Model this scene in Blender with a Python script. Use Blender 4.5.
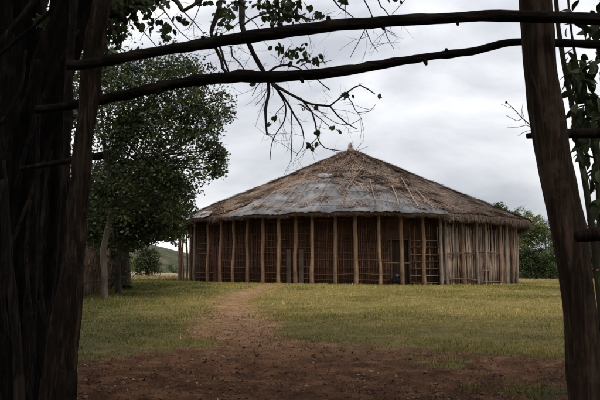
import bpy, math, random
import numpy as np
from mathutils import Vector

# ------------------------------------------------------------------ reset
for o in list(bpy.data.objects):
    bpy.data.objects.remove(o, do_unlink=True)
scene = bpy.context.scene
COL = scene.collection
random.seed(7)
RNG = np.random.default_rng(11)
R = math.radians

# ------------------------------------------------------------------ camera
CAM_Z = 1.55
F_PX = 643.0                      # focal length in pixels of the 600 px wide photograph
PITCH = math.atan(72.0 / F_PX)
cam_data = bpy.data.cameras.new('camera')
cam_data.sensor_width = 36.0
cam_data.lens = F_PX / 600.0 * 36.0
cam_data.clip_start = 0.05
cam_data.clip_end = 12000.0
cam = bpy.data.objects.new('camera', cam_data)
COL.objects.link(cam)
cam.location = (0, 0, CAM_Z)
cam.rotation_euler = (R(90) + PITCH, 0, 0)
scene.camera = cam
scene.render.resolution_x = 1024
scene.render.resolution_y = 683

# ------------------------------------------------------------------ world, sun, exposure
SUN_EL, SUN_AZ = R(58), R(150)    # azimuth from +Y (view direction) clockwise: behind the camera, right
world = bpy.data.worlds.new('World')
scene.world = world
world.use_nodes = True
wn, wl = world.node_tree.nodes, world.node_tree.links
wn.clear()
w_out = wn.new('ShaderNodeOutputWorld')
w_bg = wn.new('ShaderNodeBackground')
w_bg.inputs['Strength'].default_value = 0.1
w_sky = wn.new('ShaderNodeTexSky')
w_sky.sky_type = 'NISHITA'
w_sky.sun_disc = False
w_sky.sun_elevation = SUN_EL
w_sky.sun_rotation = SUN_AZ
w_tc = wn.new('ShaderNodeTexCoord')
w_map = wn.new('ShaderNodeMapping')
w_map.inputs['Scale'].default_value = (1.5, 1.5, 3.6)
w_map.inputs['Location'].default_value = (4.37, 0.4, 1.4)
w_noise = wn.new('ShaderNodeTexNoise')
w_noise.inputs['Scale'].default_value = 1.5
w_noise.inputs['Detail'].default_value = 7.0
w_noise.inputs['Roughness'].default_value = 0.52
w_noise.inputs['Distortion'].default_value = 0.35
w_ramp = wn.new('ShaderNodeValToRGB')
w_ramp.color_ramp.elements[0].position = 0.37
w_ramp.color_ramp.elements[0].color = (0.44, 0.46, 0.505, 1)
w_ramp.color_ramp.elements[1].position = 0.62
w_ramp.color_ramp.elements[1].color = (0.97, 0.972, 0.98, 1)
w_sep = wn.new('ShaderNodeSeparateXYZ')
w_grad = wn.new('ShaderNodeMapRange')     # an overcast sky is brighter towards the zenith
w_grad.inputs['From Min'].default_value = 0.0
w_grad.inputs['From Max'].default_value = 1.0
w_grad.inputs['To Min'].default_value = 7.8
w_grad.inputs['To Max'].default_value = 14.0
w_mul = wn.new('ShaderNodeVectorMath')
w_mul.operation = 'SCALE'
w_mix = wn.new('ShaderNodeMixRGB')
w_mix.inputs[0].default_value = 0.94
wl.new(w_tc.outputs['Generated'], w_map.inputs['Vector'])
wl.new(w_map.outputs['Vector'], w_noise.inputs['Vector'])
wl.new(w_noise.outputs['Fac'], w_ramp.inputs['Fac'])
wl.new(w_tc.outputs['Generated'], w_sep.inputs[0])
wl.new(w_sep.outputs['Z'], w_grad.inputs['Value'])
wl.new(w_ramp.outputs['Color'], w_mul.inputs[0])
wl.new(w_grad.outputs['Result'], w_mul.inputs['Scale'])
wl.new(w_sky.outputs['Color'], w_mix.inputs[1])
wl.new(w_mul.outputs['Vector'], w_mix.inputs[2])
wl.new(w_mix.outputs['Color'], w_bg.inputs['Color'])
wl.new(w_bg.outputs['Background'], w_out.inputs['Surface'])

sun_data = bpy.data.lights.new('sun', 'SUN')
sun_data.energy = 1.3
sun_data.angle = R(25)
sun_data.color = (1.0, 0.95, 0.88)
sun = bpy.data.objects.new('sun', sun_data)
COL.objects.link(sun)
sun_dir = Vector((math.sin(SUN_AZ) * math.cos(SUN_EL), math.cos(SUN_AZ) * math.cos(SUN_EL), math.sin(SUN_EL)))
sun.rotation_euler = sun_dir.to_track_quat('Z', 'Y').to_euler()
sun.location = (10, -10, 30)

scene.view_settings.view_transform = 'Standard'
scene.view_settings.look = 'None'
scene.view_settings.gamma = 1.0
scene.view_settings.exposure = 0.48
scene.view_settings.use_curve_mapping = False

# ------------------------------------------------------------------ photo geometry helpers
CP, SP = math.cos(PITCH), math.sin(PITCH)

def ray(px, py):
    a = (px - 300.0) / F_PX
    b = (200.0 - py) / F_PX
    return np.array([a, CP - b * SP, SP + b * CP])

def pix(px, py, depth):
    """the point seen at a photo pixel, at a chosen ground distance"""
    d = ray(px, py)
    return np.array([0, 0, CAM_Z]) + d * (depth / d[1])

def proj(P):
    P = np.atleast_2d(P)
    rel = P - np.array([0, 0, CAM_Z])
    fw = rel[:, 1] * CP + rel[:, 2] * SP
    up = -rel[:, 1] * SP + rel[:, 2] * CP
    fw = np.where(np.abs(fw) < 1e-6, 1e-6, fw)
    return 300 + F_PX * rel[:, 0] / fw, 200 - F_PX * up / fw, fw

def px_size(px, depth):
    return px / F_PX * depth

# ------------------------------------------------------------------ noise
def _hash(ix, iy, s):
    n = (ix.astype(np.int64) * 374761393 + iy.astype(np.int64) * 668265263 + s * 974634721) & 0x7fffffff
    n = ((n ^ (n >> 13)) * 1274126177) & 0x7fffffff
    n = n ^ (n >> 16)
    return (n & 0xffff) / 65535.0

def vnoise(x, y, s=0):
    x = np.asarray(x, float); y = np.asarray(y, float)
    ix, iy = np.floor(x), np.floor(y)
    fx, fy = x - ix, y - iy
    fx = fx * fx * (3 - 2 * fx); fy = fy * fy * (3 - 2 * fy)
    a = _hash(ix, iy, s); b = _hash(ix + 1, iy, s); c = _hash(ix, iy + 1, s); d = _hash(ix + 1, iy + 1, s)
    return (a * (1 - fx) + b * fx) * (1 - fy) + (c * (1 - fx) + d * fx) * fy

def fbm(x, y, s=0, oct=4):
    t = 0.0; a = 0.5
    for k in range(oct):
        t = t + a * vnoise(np.asarray(x) * 2 ** k, np.asarray(y) * 2 ** k, s + k)
        a *= 0.5
    return t / (1 - 0.5 ** oct)

def sstep(a, b, x):
    t = np.clip((np.asarray(x, float) - a) / (b - a), 0, 1)
    return t * t * (3 - 2 * t)

# ------------------------------------------------------------------ materials
def new_mat(name):
    m = bpy.data.materials.new(name)
    m.use_nodes = True
    nt = m.node_tree
    b = nt.nodes['Principled BSDF']
    return m, nt, b

def ramp_node(nt, stops):
    r = nt.nodes.new('ShaderNodeValToRGB')
    el = r.color_ramp.elements
    while len(el) < len(stops):
        el.new(0.5)
    for e, (p, c) in zip(el, stops):
        e.position = p
        e.color = (c[0], c[1], c[2], 1)
    return r

def wood_mat(name, dark, light, scale=(14, 14, 1.2), bump=0.35, rough=0.85, coord='Object', rand=0.35):
    m, nt, b = new_mat(name)
    tc = nt.nodes.new('ShaderNodeTexCoord')
    mp = nt.nodes.new('ShaderNodeMapping')
    mp.inputs['Scale'].default_value = scale
    no = nt.nodes.new('ShaderNodeTexNoise')
    no.inputs['Scale'].default_value = 1.0
    no.inputs['Detail'].default_value = 8
    no.inputs['Roughness'].default_value = 0.65
    big = nt.nodes.new('ShaderNodeTexNoise')
    big.inputs['Scale'].default_value = 1.7
    big.inputs['Detail'].default_value = 3
    rp = ramp_node(nt, [(0.28, dark), (0.72, light)])
    oi = nt.nodes.new('ShaderNodeObjectInfo')
    mr = nt.nodes.new('ShaderNodeMapRange')
    mr.inputs['To Min'].default_value = 1 - rand
    mr.inputs['To Max'].default_value = 1 + rand
    mr2 = nt.nodes.new('ShaderNodeMapRange')
    mr2.inputs['From Min'].default_value = 0.3
    mr2.inputs['From Max'].default_value = 0.7
    mr2.inputs['To Min'].default_value = 0.65
    mr2.inputs['To Max'].default_value = 1.25
    mu = nt.nodes.new('ShaderNodeMath'); mu.operation = 'MULTIPLY'
    sc = nt.nodes.new('ShaderNodeVectorMath'); sc.operation = 'SCALE'
    bp = nt.nodes.new('ShaderNodeBump')
    bp.inputs['Strength'].default_value = bump
    bp.inputs['Distance'].default_value = 0.03
    L = nt.links.new
    L(tc.outputs[coord], mp.inputs['Vector'])
    L(mp.outputs['Vector'], no.inputs['Vector'])
    L(tc.outputs[coord], big.inputs['Vector'])
    L(no.outputs['Fac'], rp.inputs['Fac'])
    L(oi.outputs['Random'], mr.inputs['Value'])
    L(big.outputs['Fac'], mr2.inputs['Value'])
    L(mr.outputs['Result'], mu.inputs[0]); L(mr2.outputs['Result'], mu.inputs[1])
    L(rp.outputs['Color'], sc.inputs[0]); L(mu.outputs[0], sc.inputs['Scale'])
    L(sc.outputs['Vector'], b.inputs['Base Color'])
    L(no.outputs['Fac'], bp.inputs['Height'])
    L(bp.outputs['Normal'], b.inputs['Normal'])
    b.inputs['Roughness'].default_value = rough
    b.inputs['Specular IOR Level'].default_value = 0.2
    return m

def bark_mat(name, dark, light, along='Z', fine=55.0, stretch=0.10, bump=1.0, rand=0.15, patch=None):
    """cracked bark: ridged noise stretched along the stem, knots and paler worn patches"""
    m, nt, b = new_mat(name)
    L = nt.links.new
    tc = nt.nodes.new('ShaderNodeTexCoord')
    mp = nt.nodes.new('ShaderNodeMapping')
    sc3 = {'Z': (fine, fine, fine * stretch), 'X': (fine * stretch, fine, fine)}[along]
    mp.inputs['Scale'].default_value = sc3
    L(tc.outputs['Object'], mp.inputs['Vector'])
    def noise(scale, det, rough, dist=0.0, src=mp.outputs['Vector']):
        n = nt.nodes.new('ShaderNodeTexNoise')
        n.inputs['Scale'].default_value = scale; n.inputs['Detail'].default_value = det
        n.inputs['Roughness'].default_value = rough; n.inputs['Distortion'].default_value = dist
        L(src, n.inputs['Vector'])
        return n
    n1 = noise(0.45, 6, 0.7, 0.6)
    n2 = noise(1.6, 5, 0.7, 0.3)
    n3 = noise(4.5, 4, 0.6, 0.0, tc.outputs['Object'])
    def math_(op, a, b_=None, c=None):
        q = nt.nodes.new('ShaderNodeMath'); q.operation = op
        for i, v in enumerate((a, b_, c)):
            if v is None: continue
            if isinstance(v, (int, float)): q.inputs[i].default_value = v
            else: L(v, q.inputs[i])
        return q.outputs[0]
    rid = math_('ABSOLUTE', math_('MULTIPLY_ADD', n1.outputs['Fac'], 2.0, -1.0))
    rid = math_('MINIMUM', math_('MULTIPLY', rid, 4.0), 1.0)             # 0 in the cracks
    h = math_('ADD', math_('MULTIPLY', rid, 0.6), math_('MULTIPLY', n2.outputs['Fac'], 0.8))
    rp = ramp_node(nt, [(0.30, dark), (0.75, tuple((a + c) / 2 for a, c in zip(dark, light))), (1.0, light)])
    L(h, rp.inputs['Fac'])
    mx = nt.nodes.new('ShaderNodeMixRGB')
    mask = nt.nodes.new('ShaderNodeMapRange'); mask.inputs['From Min'].default_value = 0.56; mask.inputs['From Max'].default_value = 0.66
    mask.inputs['To Max'].default_value = 0.7
    L(n3.outputs['Fac'], mask.inputs['Value']); L(mask.outputs['Result'], mx.inputs[0])
    pc = patch or tuple(c * 1.5 for c in light)
    mx.inputs[2].default_value = (pc[0], pc[1], pc[2], 1)
    L(rp.outputs['Color'], mx.inputs[1])
    oi = nt.nodes.new('ShaderNodeObjectInfo')
    mr = nt.nodes.new('ShaderNodeMapRange'); mr.inputs['To Min'].default_value = 1 - rand; mr.inputs['To Max'].default_value = 1 + rand
    L(oi.outputs['Random'], mr.inputs['Value'])
    sc = nt.nodes.new('ShaderNodeVectorMath'); sc.operation = 'SCALE'
    L(mx.outputs['Color'], sc.inputs[0]); L(mr.outputs['Result'], sc.inputs['Scale'])
    L(sc.outputs['Vector'], b.inputs['Base Color'])
    bp = nt.nodes.new('ShaderNodeBump'); bp.inputs['Strength'].default_value = bump; bp.inputs['Distance'].default_value = 0.02
    L(h, bp.inputs['Height']); L(bp.outputs['Normal'], b.inputs['Normal'])
    b.inputs['Roughness'].default_value = 0.9
    b.inputs['Specular IOR Level'].default_value = 0.15
    return m

def tint_mat(name, stops, translucent=0.0, rough=0.8, spec=0.15):
    """colour from the per-piece 'tint' attribute"""
    m, nt, b = new_mat(name)
    at = nt.nodes.new('ShaderNodeAttribute'); at.attribute_name = 'tint'
    rp = ramp_node(nt, stops)
    nt.links.new(at.outputs['Fac'], rp.inputs['Fac'])
    nt.links.new(rp.outputs['Color'], b.inputs['Base Color'])
    b.inputs['Roughness'].default_value = rough
    b.inputs['Specular IOR Level'].default_value = spec
    if translucent > 0:
        tr = nt.nodes.new('ShaderNodeBsdfTranslucent')
        mx = nt.nodes.new('ShaderNodeMixShader')
        mx.inputs[0].default_value = translucent
        nt.links.new(rp.outputs['Color'], tr.inputs['Color'])
        nt.links.new(b.outputs['BSDF'], mx.inputs[1])
        nt.links.new(tr.outputs['BSDF'], mx.inputs[2])
        nt.links.new(mx.outputs['Shader'], nt.nodes['Material Output'].inputs['Surface'])
    return m

M = {}
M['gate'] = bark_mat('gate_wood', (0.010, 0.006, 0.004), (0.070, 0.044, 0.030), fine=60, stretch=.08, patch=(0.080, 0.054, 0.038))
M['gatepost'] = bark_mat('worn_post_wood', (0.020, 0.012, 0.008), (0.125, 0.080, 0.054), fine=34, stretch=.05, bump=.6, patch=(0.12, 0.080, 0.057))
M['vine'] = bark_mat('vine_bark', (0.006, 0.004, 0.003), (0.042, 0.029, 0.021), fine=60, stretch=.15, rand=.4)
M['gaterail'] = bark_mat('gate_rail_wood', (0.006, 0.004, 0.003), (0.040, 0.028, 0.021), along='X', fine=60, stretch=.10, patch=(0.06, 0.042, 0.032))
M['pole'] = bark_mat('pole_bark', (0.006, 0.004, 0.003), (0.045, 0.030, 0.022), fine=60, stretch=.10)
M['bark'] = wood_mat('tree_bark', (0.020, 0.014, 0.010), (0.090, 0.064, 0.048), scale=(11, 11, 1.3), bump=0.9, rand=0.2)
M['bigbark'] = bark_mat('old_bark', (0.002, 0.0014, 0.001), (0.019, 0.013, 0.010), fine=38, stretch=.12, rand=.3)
M['palebark'] = wood_mat('pale_bark', (0.05, 0.038, 0.027), (0.19, 0.150, 0.112), scale=(9, 9, 1.6), bump=0.6, rand=0.2)
M['post_orange'] = wood_mat('peeled_post', (0.13, 0.070, 0.036), (0.43, 0.275, 0.160), scale=(16, 16, 0.9), bump=0.3)
M['post_brown'] = wood_mat('dark_post', (0.085, 0.045, 0.028), (0.28, 0.165, 0.10), scale=(16, 16, 0.9), bump=0.3)
M['post_grey'] = wood_mat('weathered_post', (0.13, 0.095, 0.07), (0.36, 0.28, 0.215), scale=(16, 16, 0.9), bump=0.35)
M['stick'] = wood_mat('wall_stick', (0.12, 0.085, 0.062), (0.40, 0.30, 0.22), scale=(20, 20, 1.5), bump=0.3, rand=0.55)
M['lattice'] = wood_mat('lattice_stick', (0.055, 0.028, 0.016), (0.185, 0.098, 0.060), scale=(20, 20, 1.5), bump=0.2, rand=0.5)
M['rail'] = wood_mat('lattice_rail', (0.060, 0.038, 0.025), (0.185, 0.122, 0.082), scale=(3, 3, 3), bump=0.2, rand=0.4)
M['batten'] = wood_mat('roof_batten', (0.13, 0.095, 0.068), (0.35, 0.27, 0.195), scale=(5, 5, 5), bump=0.2, rand=0.35)
M['mud'] = wood_mat('mud_wall', (0.034, 0.017, 0.010), (0.120, 0.060, 0.036), scale=(3, 3, 3), bump=0.5, rand=0)
M['reddoor'] = wood_mat('red_door', (0.045, 0.016, 0.012), (0.11, 0.040, 0.030), scale=(12, 12, 0.6), bump=0.2, rand=0.1)
M['doorshade'] = wood_mat('doorway_shade', (0.016, 0.010, 0.008), (0.060, 0.034, 0.025), scale=(10, 10, .6), bump=.4, rand=0)  # dim interior of the doorway painted as a dark colour
M['paleboard'] = wood_mat('pale_board', (0.07, 0.052, 0.034), (0.18, 0.14, 0.098), scale=(12, 12, 0.6), bump=0.2, rand=0.1)
M['frame'] = wood_mat('door_frame', (0.055, 0.036, 0.025), (0.17, 0.115, 0.08), scale=(14, 14, 1), bump=0.2, rand=0.1)
M['brush'] = wood_mat('brushwood', (0.05, 0.032, 0.022), (0.19, 0.125, 0.09), scale=(16, 16, 2), bump=0.3, rand=0.5)
M['twig'] = wood_mat('twig', (0.022, 0.017, 0.014), (0.075, 0.058, 0.045), scale=(10, 10, 10), bump=0.2, rand=0)
M['straw'] = tint_mat('thatch_straw', [(0.0, (0.060, 0.042, 0.033)), (0.40, (0.150, 0.108, 0.086)), (0.75, (0.235, 0.172, 0.134)), (1.0, (0.42, 0.29, 0.185))], rough=0.9)
M['leaf_dark'] = tint_mat('leaf_dark', [(0.0, (0.012, 0.021, 0.007)), (0.55, (0.038, 0.055, 0.015)), (1.0, (0.105, 0.130, 0.036))], translucent=0.28, rough=0.55, spec=0.3)
M['leaf_mid'] = tint_mat('leaf_mid', [(0.0, (0.030, 0.050, 0.016)), (0.55, (0.065, 0.098, 0.028)), (1.0, (0.14, 0.17, 0.05))], translucent=0.28, rough=0.55, spec=0.3)
M['leaf_light'] = tint_mat('leaf_light', [(0.0, (0.060, 0.085, 0.028)), (0.55, (0.135, 0.165, 0.055)), (1.0, (0.24, 0.25, 0.10))], translucent=0.3, rough=0.6)
M['leaf_brown'] = tint_mat('leaf_brown', [(0.0, (0.06, 0.055, 0.035)), (0.55, (0.13, 0.11, 0.075)), (1.0, (0.22, 0.18, 0.13))], translucent=0.3, rough=0.7)
M['leaf_near'] = tint_mat('leaf_near', [(0.0, (0.022, 0.036, 0.012)), (0.6, (0.050, 0.075, 0.022)), (1.0, (0.11, 0.14, 0.045))], translucent=0.22, rough=0.5, spec=0.3)
M['grass'] = tint_mat('grass_blade', [(0.0, (0.036, 0.050, 0.010)), (0.35, (0.135, 0.138, 0.028)), (0.7, (0.345, 0.285, 0.078)), (1.0, (0.52, 0.40, 0.17))], translucent=0.2, rough=0.8)
M['drygrass'] = tint_mat('dry_grass', [(0.0, (0.16, 0.135, 0.055)), (0.5, (0.30, 0.24, 0.105)), (1.0, (0.44, 0.34, 0.18))], translucent=0.2, rough=0.85)
M['litter'] = tint_mat('dry_leaf', [(0.0, (0.05, 0.03, 0.02)), (0.5, (0.16, 0.095, 0.055)), (0.85, (0.30, 0.19, 0.11)), (1.0, (0.46, 0.36, 0.25))], rough=0.85)
M['stone'] = tint_mat('clod', [(0.0, (0.03, 0.017, 0.010)), (0.7, (0.12, 0.070, 0.042)), (1.0, (0.25, 0.18, 0.13))], rough=0.95)

def make_tarp():
    m, nt, b = new_mat('plastic_sheet')
    tc = nt.nodes.new('ShaderNodeTexCoord')
    at = nt.nodes.new('ShaderNodeAttribute'); at.attribute_name = 'tint'
    n1 = nt.nodes.new('ShaderNodeTexNoise'); n1.inputs['Scale'].default_value = 1.3; n1.inputs['Detail'].default_value = 8; n1.inputs['Roughness'].default_value = 0.68
    n2 = nt.nodes.new('ShaderNodeTexNoise'); n2.inputs['Scale'].default_value = 2.6; n2.inputs['Detail'].default_value = 9; n2.inputs['Roughness'].default_value = .72
    r1 = ramp_node(nt, [(0.36, (0.095, 0.098, 0.108)), (0.5, (0.205, 0.211, 0.230)), (0.62, (0.40, 0.405, 0.42))])
    r2 = ramp_node(nt, [(0.42, (0, 0, 0)), (0.62, (1, 1, 1))])
    mx = nt.nodes.new('ShaderNodeMixRGB'); mx.inputs[2].default_value = (0.20, 0.165, 0.135, 1)
    mult = nt.nodes.new('ShaderNodeMath'); mult.operation = 'MULTIPLY'; mult.inputs[1].default_value = 0.7
    oi = nt.nodes.new('ShaderNodeObjectInfo')
    mr = nt.nodes.new('ShaderNodeMapRange'); mr.inputs['To Min'].default_value = 0.72; mr.inputs['To Max'].default_value = 1.25
    ad = nt.nodes.new('ShaderNodeMath'); ad.operation = 'MULTIPLY'
    sc = nt.nodes.new('ShaderNodeVectorMath'); sc.operation = 'SCALE'
    bp = nt.nodes.new('ShaderNodeBump'); bp.inputs['Strength'].default_value = 0.4; bp.inputs['Distance'].default_value = 0.05
    L = nt.links.new
    L(tc.outputs['Object'], n1.inputs['Vector']); L(tc.outputs['Object'], n2.inputs['Vector'])
    L(n1.outputs['Fac'], r1.inputs['Fac']); L(n2.outputs['Fac'], r2.inputs['Fac'])
    L(r2.outputs['Color'], mult.inputs[0]); L(mult.outputs[0], mx.inputs[0])
    L(r1.outputs['Color'], mx.inputs[1])
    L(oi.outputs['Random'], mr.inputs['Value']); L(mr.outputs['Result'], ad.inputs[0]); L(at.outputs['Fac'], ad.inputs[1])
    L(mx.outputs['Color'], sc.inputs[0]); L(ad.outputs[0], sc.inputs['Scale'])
    L(sc.outputs['Vector'], b.inputs['Base Color'])
    L(n1.outputs['Fac'], bp.inputs['Height']); L(bp.outputs['Normal'], b.inputs['Normal'])
    b.inputs['Roughness'].default_value = 0.6
    b.inputs['Specular IOR Level'].default_value = 0.25
    return m
M['tarp'] = make_tarp()

def make_ground():
    m, nt, b = new_mat('ground')
    L = nt.links.new
    geo = nt.nodes.new('ShaderNodeNewGeometry')
    at = nt.nodes.new('ShaderNodeAttribute'); at.attribute_name = 'dirt'
    dry = nt.nodes.new('ShaderNodeAttribute'); dry.attribute_name = 'dry'
    pale = nt.nodes.new('ShaderNodeAttribute'); pale.attribute_name = 'painted_light'
    def noise(scale, det, rough=0.6):
        n = nt.nodes.new('ShaderNodeTexNoise')
        n.inputs['Scale'].default_value = scale; n.inputs['Detail'].default_value = det; n.inputs['Roughness'].default_value = rough
        L(geo.outputs['Position'], n.inputs['Vector'])
        return n
    nf = noise(42, 8, 0.8); nm = noise(3.0, 6); nb = noise(0.6, 4)
    dirt = ramp_node(nt, [(0.36, (0.016, 0.007, 0.003)), (0.5, (0.102, 0.044, 0.019)), (0.62, (0.235, 0.118, 0.060))])
    path = ramp_node(nt, [(0.34, (0.11, 0.056, 0.027)), (0.5, (0.290, 0.165, 0.086)), (0.64, (0.43, 0.275, 0.158))])
    add = nt.nodes.new('ShaderNodeMath'); add.operation = 'ADD'
    half = nt.nodes.new('ShaderNodeMath'); half.operation = 'MULTIPLY'; half.inputs[1].default_value = 0.5
    L(nf.outputs['Fac'], add.inputs[0]); L(nm.outputs['Fac'], add.inputs[1]); L(add.outputs[0], half.inputs[0])
    L(half.outputs[0], dirt.inputs['Fac']); L(half.outputs[0], path.inputs['Fac'])
    dm = nt.nodes.new('ShaderNodeMixRGB'); L(pale.outputs['Fac'], dm.inputs[0]); L(dirt.outputs['Color'], dm.inputs[1]); L(path.outputs['Color'], dm.inputs[2])
    green = ramp_node(nt, [(0.36, (0.040, 0.038, 0.014)), (0.64, (0.120, 0.108, 0.040))])
    straw = ramp_node(nt, [(0.36, (0.115, 0.088, 0.030)), (0.64, (0.28, 0.220, 0.078))])
    L(half.outputs[0], green.inputs['Fac']); L(half.outputs[0], straw.inputs['Fac'])
    gm = nt.nodes.new('ShaderNodeMixRGB'); L(dry.outputs['Fac'], gm.inputs[0]); L(green.outputs['Color'], gm.inputs[1]); L(straw.outputs['Color'], gm.inputs[2])
    # edge broken up by noise
    e1 = nt.nodes.new('ShaderNodeMath'); e1.operation = 'SUBTRACT'; e1.inputs[1].default_value = 0.5
    L(half.outputs[0], e1.inputs[0])
    e2 = nt.nodes.new('ShaderNodeMath'); e2.operation = 'MULTIPLY_ADD'; e2.inputs[1].default_value = 1.6
    L(e1.outputs[0], e2.inputs[0]); L(at.outputs['Fac'], e2.inputs[2])
    cl = nt.nodes.new('ShaderNodeMapRange'); cl.inputs['From Min'].default_value = 0.05; cl.inputs['From Max'].default_value = 0.45
    L(e2.outputs[0], cl.inputs['Value'])
    fm = nt.nodes.new('ShaderNodeMixRGB'); L(cl.outputs['Result'], fm.inputs[0]); L(gm.outputs['Color'], fm.inputs[1]); L(dm.outputs['Color'], fm.inputs[2])
    L(fm.outputs['Color'], b.inputs['Base Color'])
    bp = nt.nodes.new('ShaderNodeBump'); bp.inputs['Strength'].default_value = 1.0; bp.inputs['Distance'].default_value = 0.07
    L(half.outputs[0], bp.inputs['Height']); L(bp.outputs['Normal'], b.inputs['Normal'])
    b.inputs['Roughness'].default_value = 0.95
    b.inputs['Specular IOR Level'].default_value = 0.1
    return m
M['ground'] = make_ground()

def make_hill(name, stops):
    m, nt, b = new_mat(name)
    geo = nt.nodes.new('ShaderNodeNewGeometry')
    n = nt.nodes.new('ShaderNodeTexNoise'); n.inputs['Scale'].default_value = 0.11; n.inputs['Detail'].default_value = 10; n.inputs['Roughness'].default_value = 0.7
    r = ramp_node(nt, stops)
    nt.links.new(geo.outputs['Position'], n.inputs['Vector']); nt.links.new(n.outputs['Fac'], r.inputs['Fac'])
    nt.links.new(r.outputs['Color'], b.inputs['Base Color'])
    b.inputs['Roughness'].default_value = 1.0
    b.inputs['Specular IOR Level'].default_value = 0.0
    return m
M['hill'] = make_hill('hill', [(0.38, (0.036, 0.043, 0.027)), (0.50, (0.066, 0.070, 0.045)), (0.58, (0.115, 0.095, 0.068)), (0.70, (0.15, 0.12, 0.09))])
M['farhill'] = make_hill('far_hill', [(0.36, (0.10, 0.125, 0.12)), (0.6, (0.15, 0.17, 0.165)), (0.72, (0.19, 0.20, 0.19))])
M['bank'] = make_hill('earth_bank', [(0.3, (0.22, 0.16, 0.10)), (0.55, (0.36, 0.26, 0.17)), (0.72, (0.45, 0.34, 0.24))])

def plain(name, col, rough=0.8):
    m, nt, b = new_mat(name)
    n = nt.nodes.new('ShaderNodeTexNoise'); n.inputs['Scale'].default_value = 9; n.inputs['Detail'].default_value = 5
    r = ramp_node(nt, [(0.3, tuple(c * 0.6 for c in col)), (0.7, tuple(min(1, c * 1.3) for c in col))])
    tc = nt.nodes.new('ShaderNodeTexCoord')
    nt.links.new(tc.outputs['Object'], n.inputs['Vector']); nt.links.new(n.outputs['Fac'], r.inputs['Fac'])
    nt.links.new(r.outputs['Color'], b.inputs['Base Color'])
    b.inputs['Roughness'].default_value = rough
    b.inputs['Specular IOR Level'].default_value = 0.05
    return m
M['blackcloth'] = plain('black_cloth', (0.012, 0.012, 0.014), 0.9)
M['greycloth'] = plain('grey_cloth', (0.12, 0.11, 0.10), 0.9)
M['petal'] = plain('pink_petal', (0.72, 0.22, 0.28), 0.6)
M['stemgreen'] = wood_mat('green_stem', (0.03, 0.028, 0.016), (0.10, 0.085, 0.05), scale=(14, 14, 2), bump=0.3, rand=0.2)

# ------------------------------------------------------------------ mesh helpers
class MB:
    """collects vertices and faces for one mesh"""
    def __init__(s):
        s.v = []; s.f = []; s.t = []; s.n = 0
    def add(s, verts, faces, tint=None):
        verts = np.asarray(verts, float)
        s.v.append(verts)
        for f in faces:
            s.f.append(tuple(i + s.n for i in f))
        s.t.append(np.full(len(verts), 0.5 if tint is None else tint))
        s.n += len(verts)
    def build(s, name, mat, parent=None, smooth=True, origin=None):
        v = np.concatenate(s.v)
        me = bpy.data.meshes.new(name)
        if origin is not None:
            v = v - np.asarray(origin)
        me.from_pydata(v.tolist(), [], s.f)
        a = me.attributes.new('tint', 'FLOAT', 'POINT')
        a.data.foreach_set('value', np.concatenate(s.t).astype(np.float32))
        return finish(name, me, mat, parent, smooth, origin)

def finish(name, me, mat, parent=None, smooth=True, origin=None):
    me.materials.append(M[mat] if isinstance(mat, str) else mat)
    if smooth:
        me.polygons.foreach_set('use_smooth', [True] * len(me.polygons))
    me.update()
    o = bpy.data.objects.new(name, me)
    COL.objects.link(o)
    if origin is not None:
        o.location = origin
    if parent is not None:
        set_parent(o, parent)
    return o

def set_parent(o, parent):
    """parent keeping the world position (all roots have no rotation or scale)"""
    o.parent = parent
    off = Vector((0, 0, 0)); p = parent
    while p is not None:
        off += p.location; p = p.parent
    o.location = o.location - off

def empty(name, loc):
    o = bpy.data.objects.new(name, None)
    COL.objects.link(o)
    o.location = loc
    o.empty_display_size = 0.3
    return o

def tag(o, label=None, cat=None, group=None, kind=None):
    if label: o['label'] = label
    if cat: o['category'] = cat
    if group: o['group'] = group
    if kind: o['kind'] = kind
    return o

def fast_mesh(name, verts, faces, tint=None, attr='tint'):
    """verts (N,3), faces (M,k) numpy; equal-sized faces"""
    me = bpy.data.meshes.new(name)
    nv, (nf, k) = len(verts), faces.shape
    me.vertices.add(nv); me.loops.add(nf * k); me.polygons.add(nf)
    me.vertices.foreach_set('co', np.asarray(verts, np.float32).ravel())
    me.loops.foreach_set('vertex_index', faces.astype(np.int32).ravel())
    me.polygons.foreach_set('loop_start', np.arange(0, nf * k, k, dtype=np.int32))
    me.polygons.foreach_set('loop_total', np.full(nf, k, np.int32))
    me.update(calc_edges=True)
    if tint is not None:
        a = me.attributes.new(attr, 'FLOAT', 'POINT')
        a.data.foreach_set('value', np.asarray(tint, np.float32))
    return me

def catmull(pts, rads, step):
    pts = np.asarray(pts, float); rads = np.asarray(rads, float)
    if len(pts) == 2:
        n = max(2, int(np.linalg.norm(pts[1] - pts[0]) / step) + 1)
        t = np.linspace(0, 1, n)[:, None]
        return pts[0] * (1 - t) + pts[1] * t, rads[0] * (1 - t[:, 0]) + rads[1] * t[:, 0]
    P = np.vstack([2 * pts[0] - pts[1], pts, 2 * pts[-1] - pts[-2]])
    Q = np.concatenate([[rads[0]], rads, [rads[-1]]])
    op, orr = [], []
    for i in range(1, len(P) - 2):
        n = max(1, int(np.linalg.norm(P[i + 1] - P[i]) / step))
        for k in range(n):
            t = k / n
            a, b, c, d = P[i - 1], P[i], P[i + 1], P[i + 2]
            op.append(0.5 * (2 * b + (c - a) * t + (2 * a - 5 * b + 4 * c - d) * t * t + (3 * b - a - 3 * c + d) * t ** 3))
            orr.append(Q[i] * (1 - t) + Q[i + 1] * t)
    op.append(P[-2]); orr.append(Q[-2])
    return np.array(op), np.array(orr)

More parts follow.
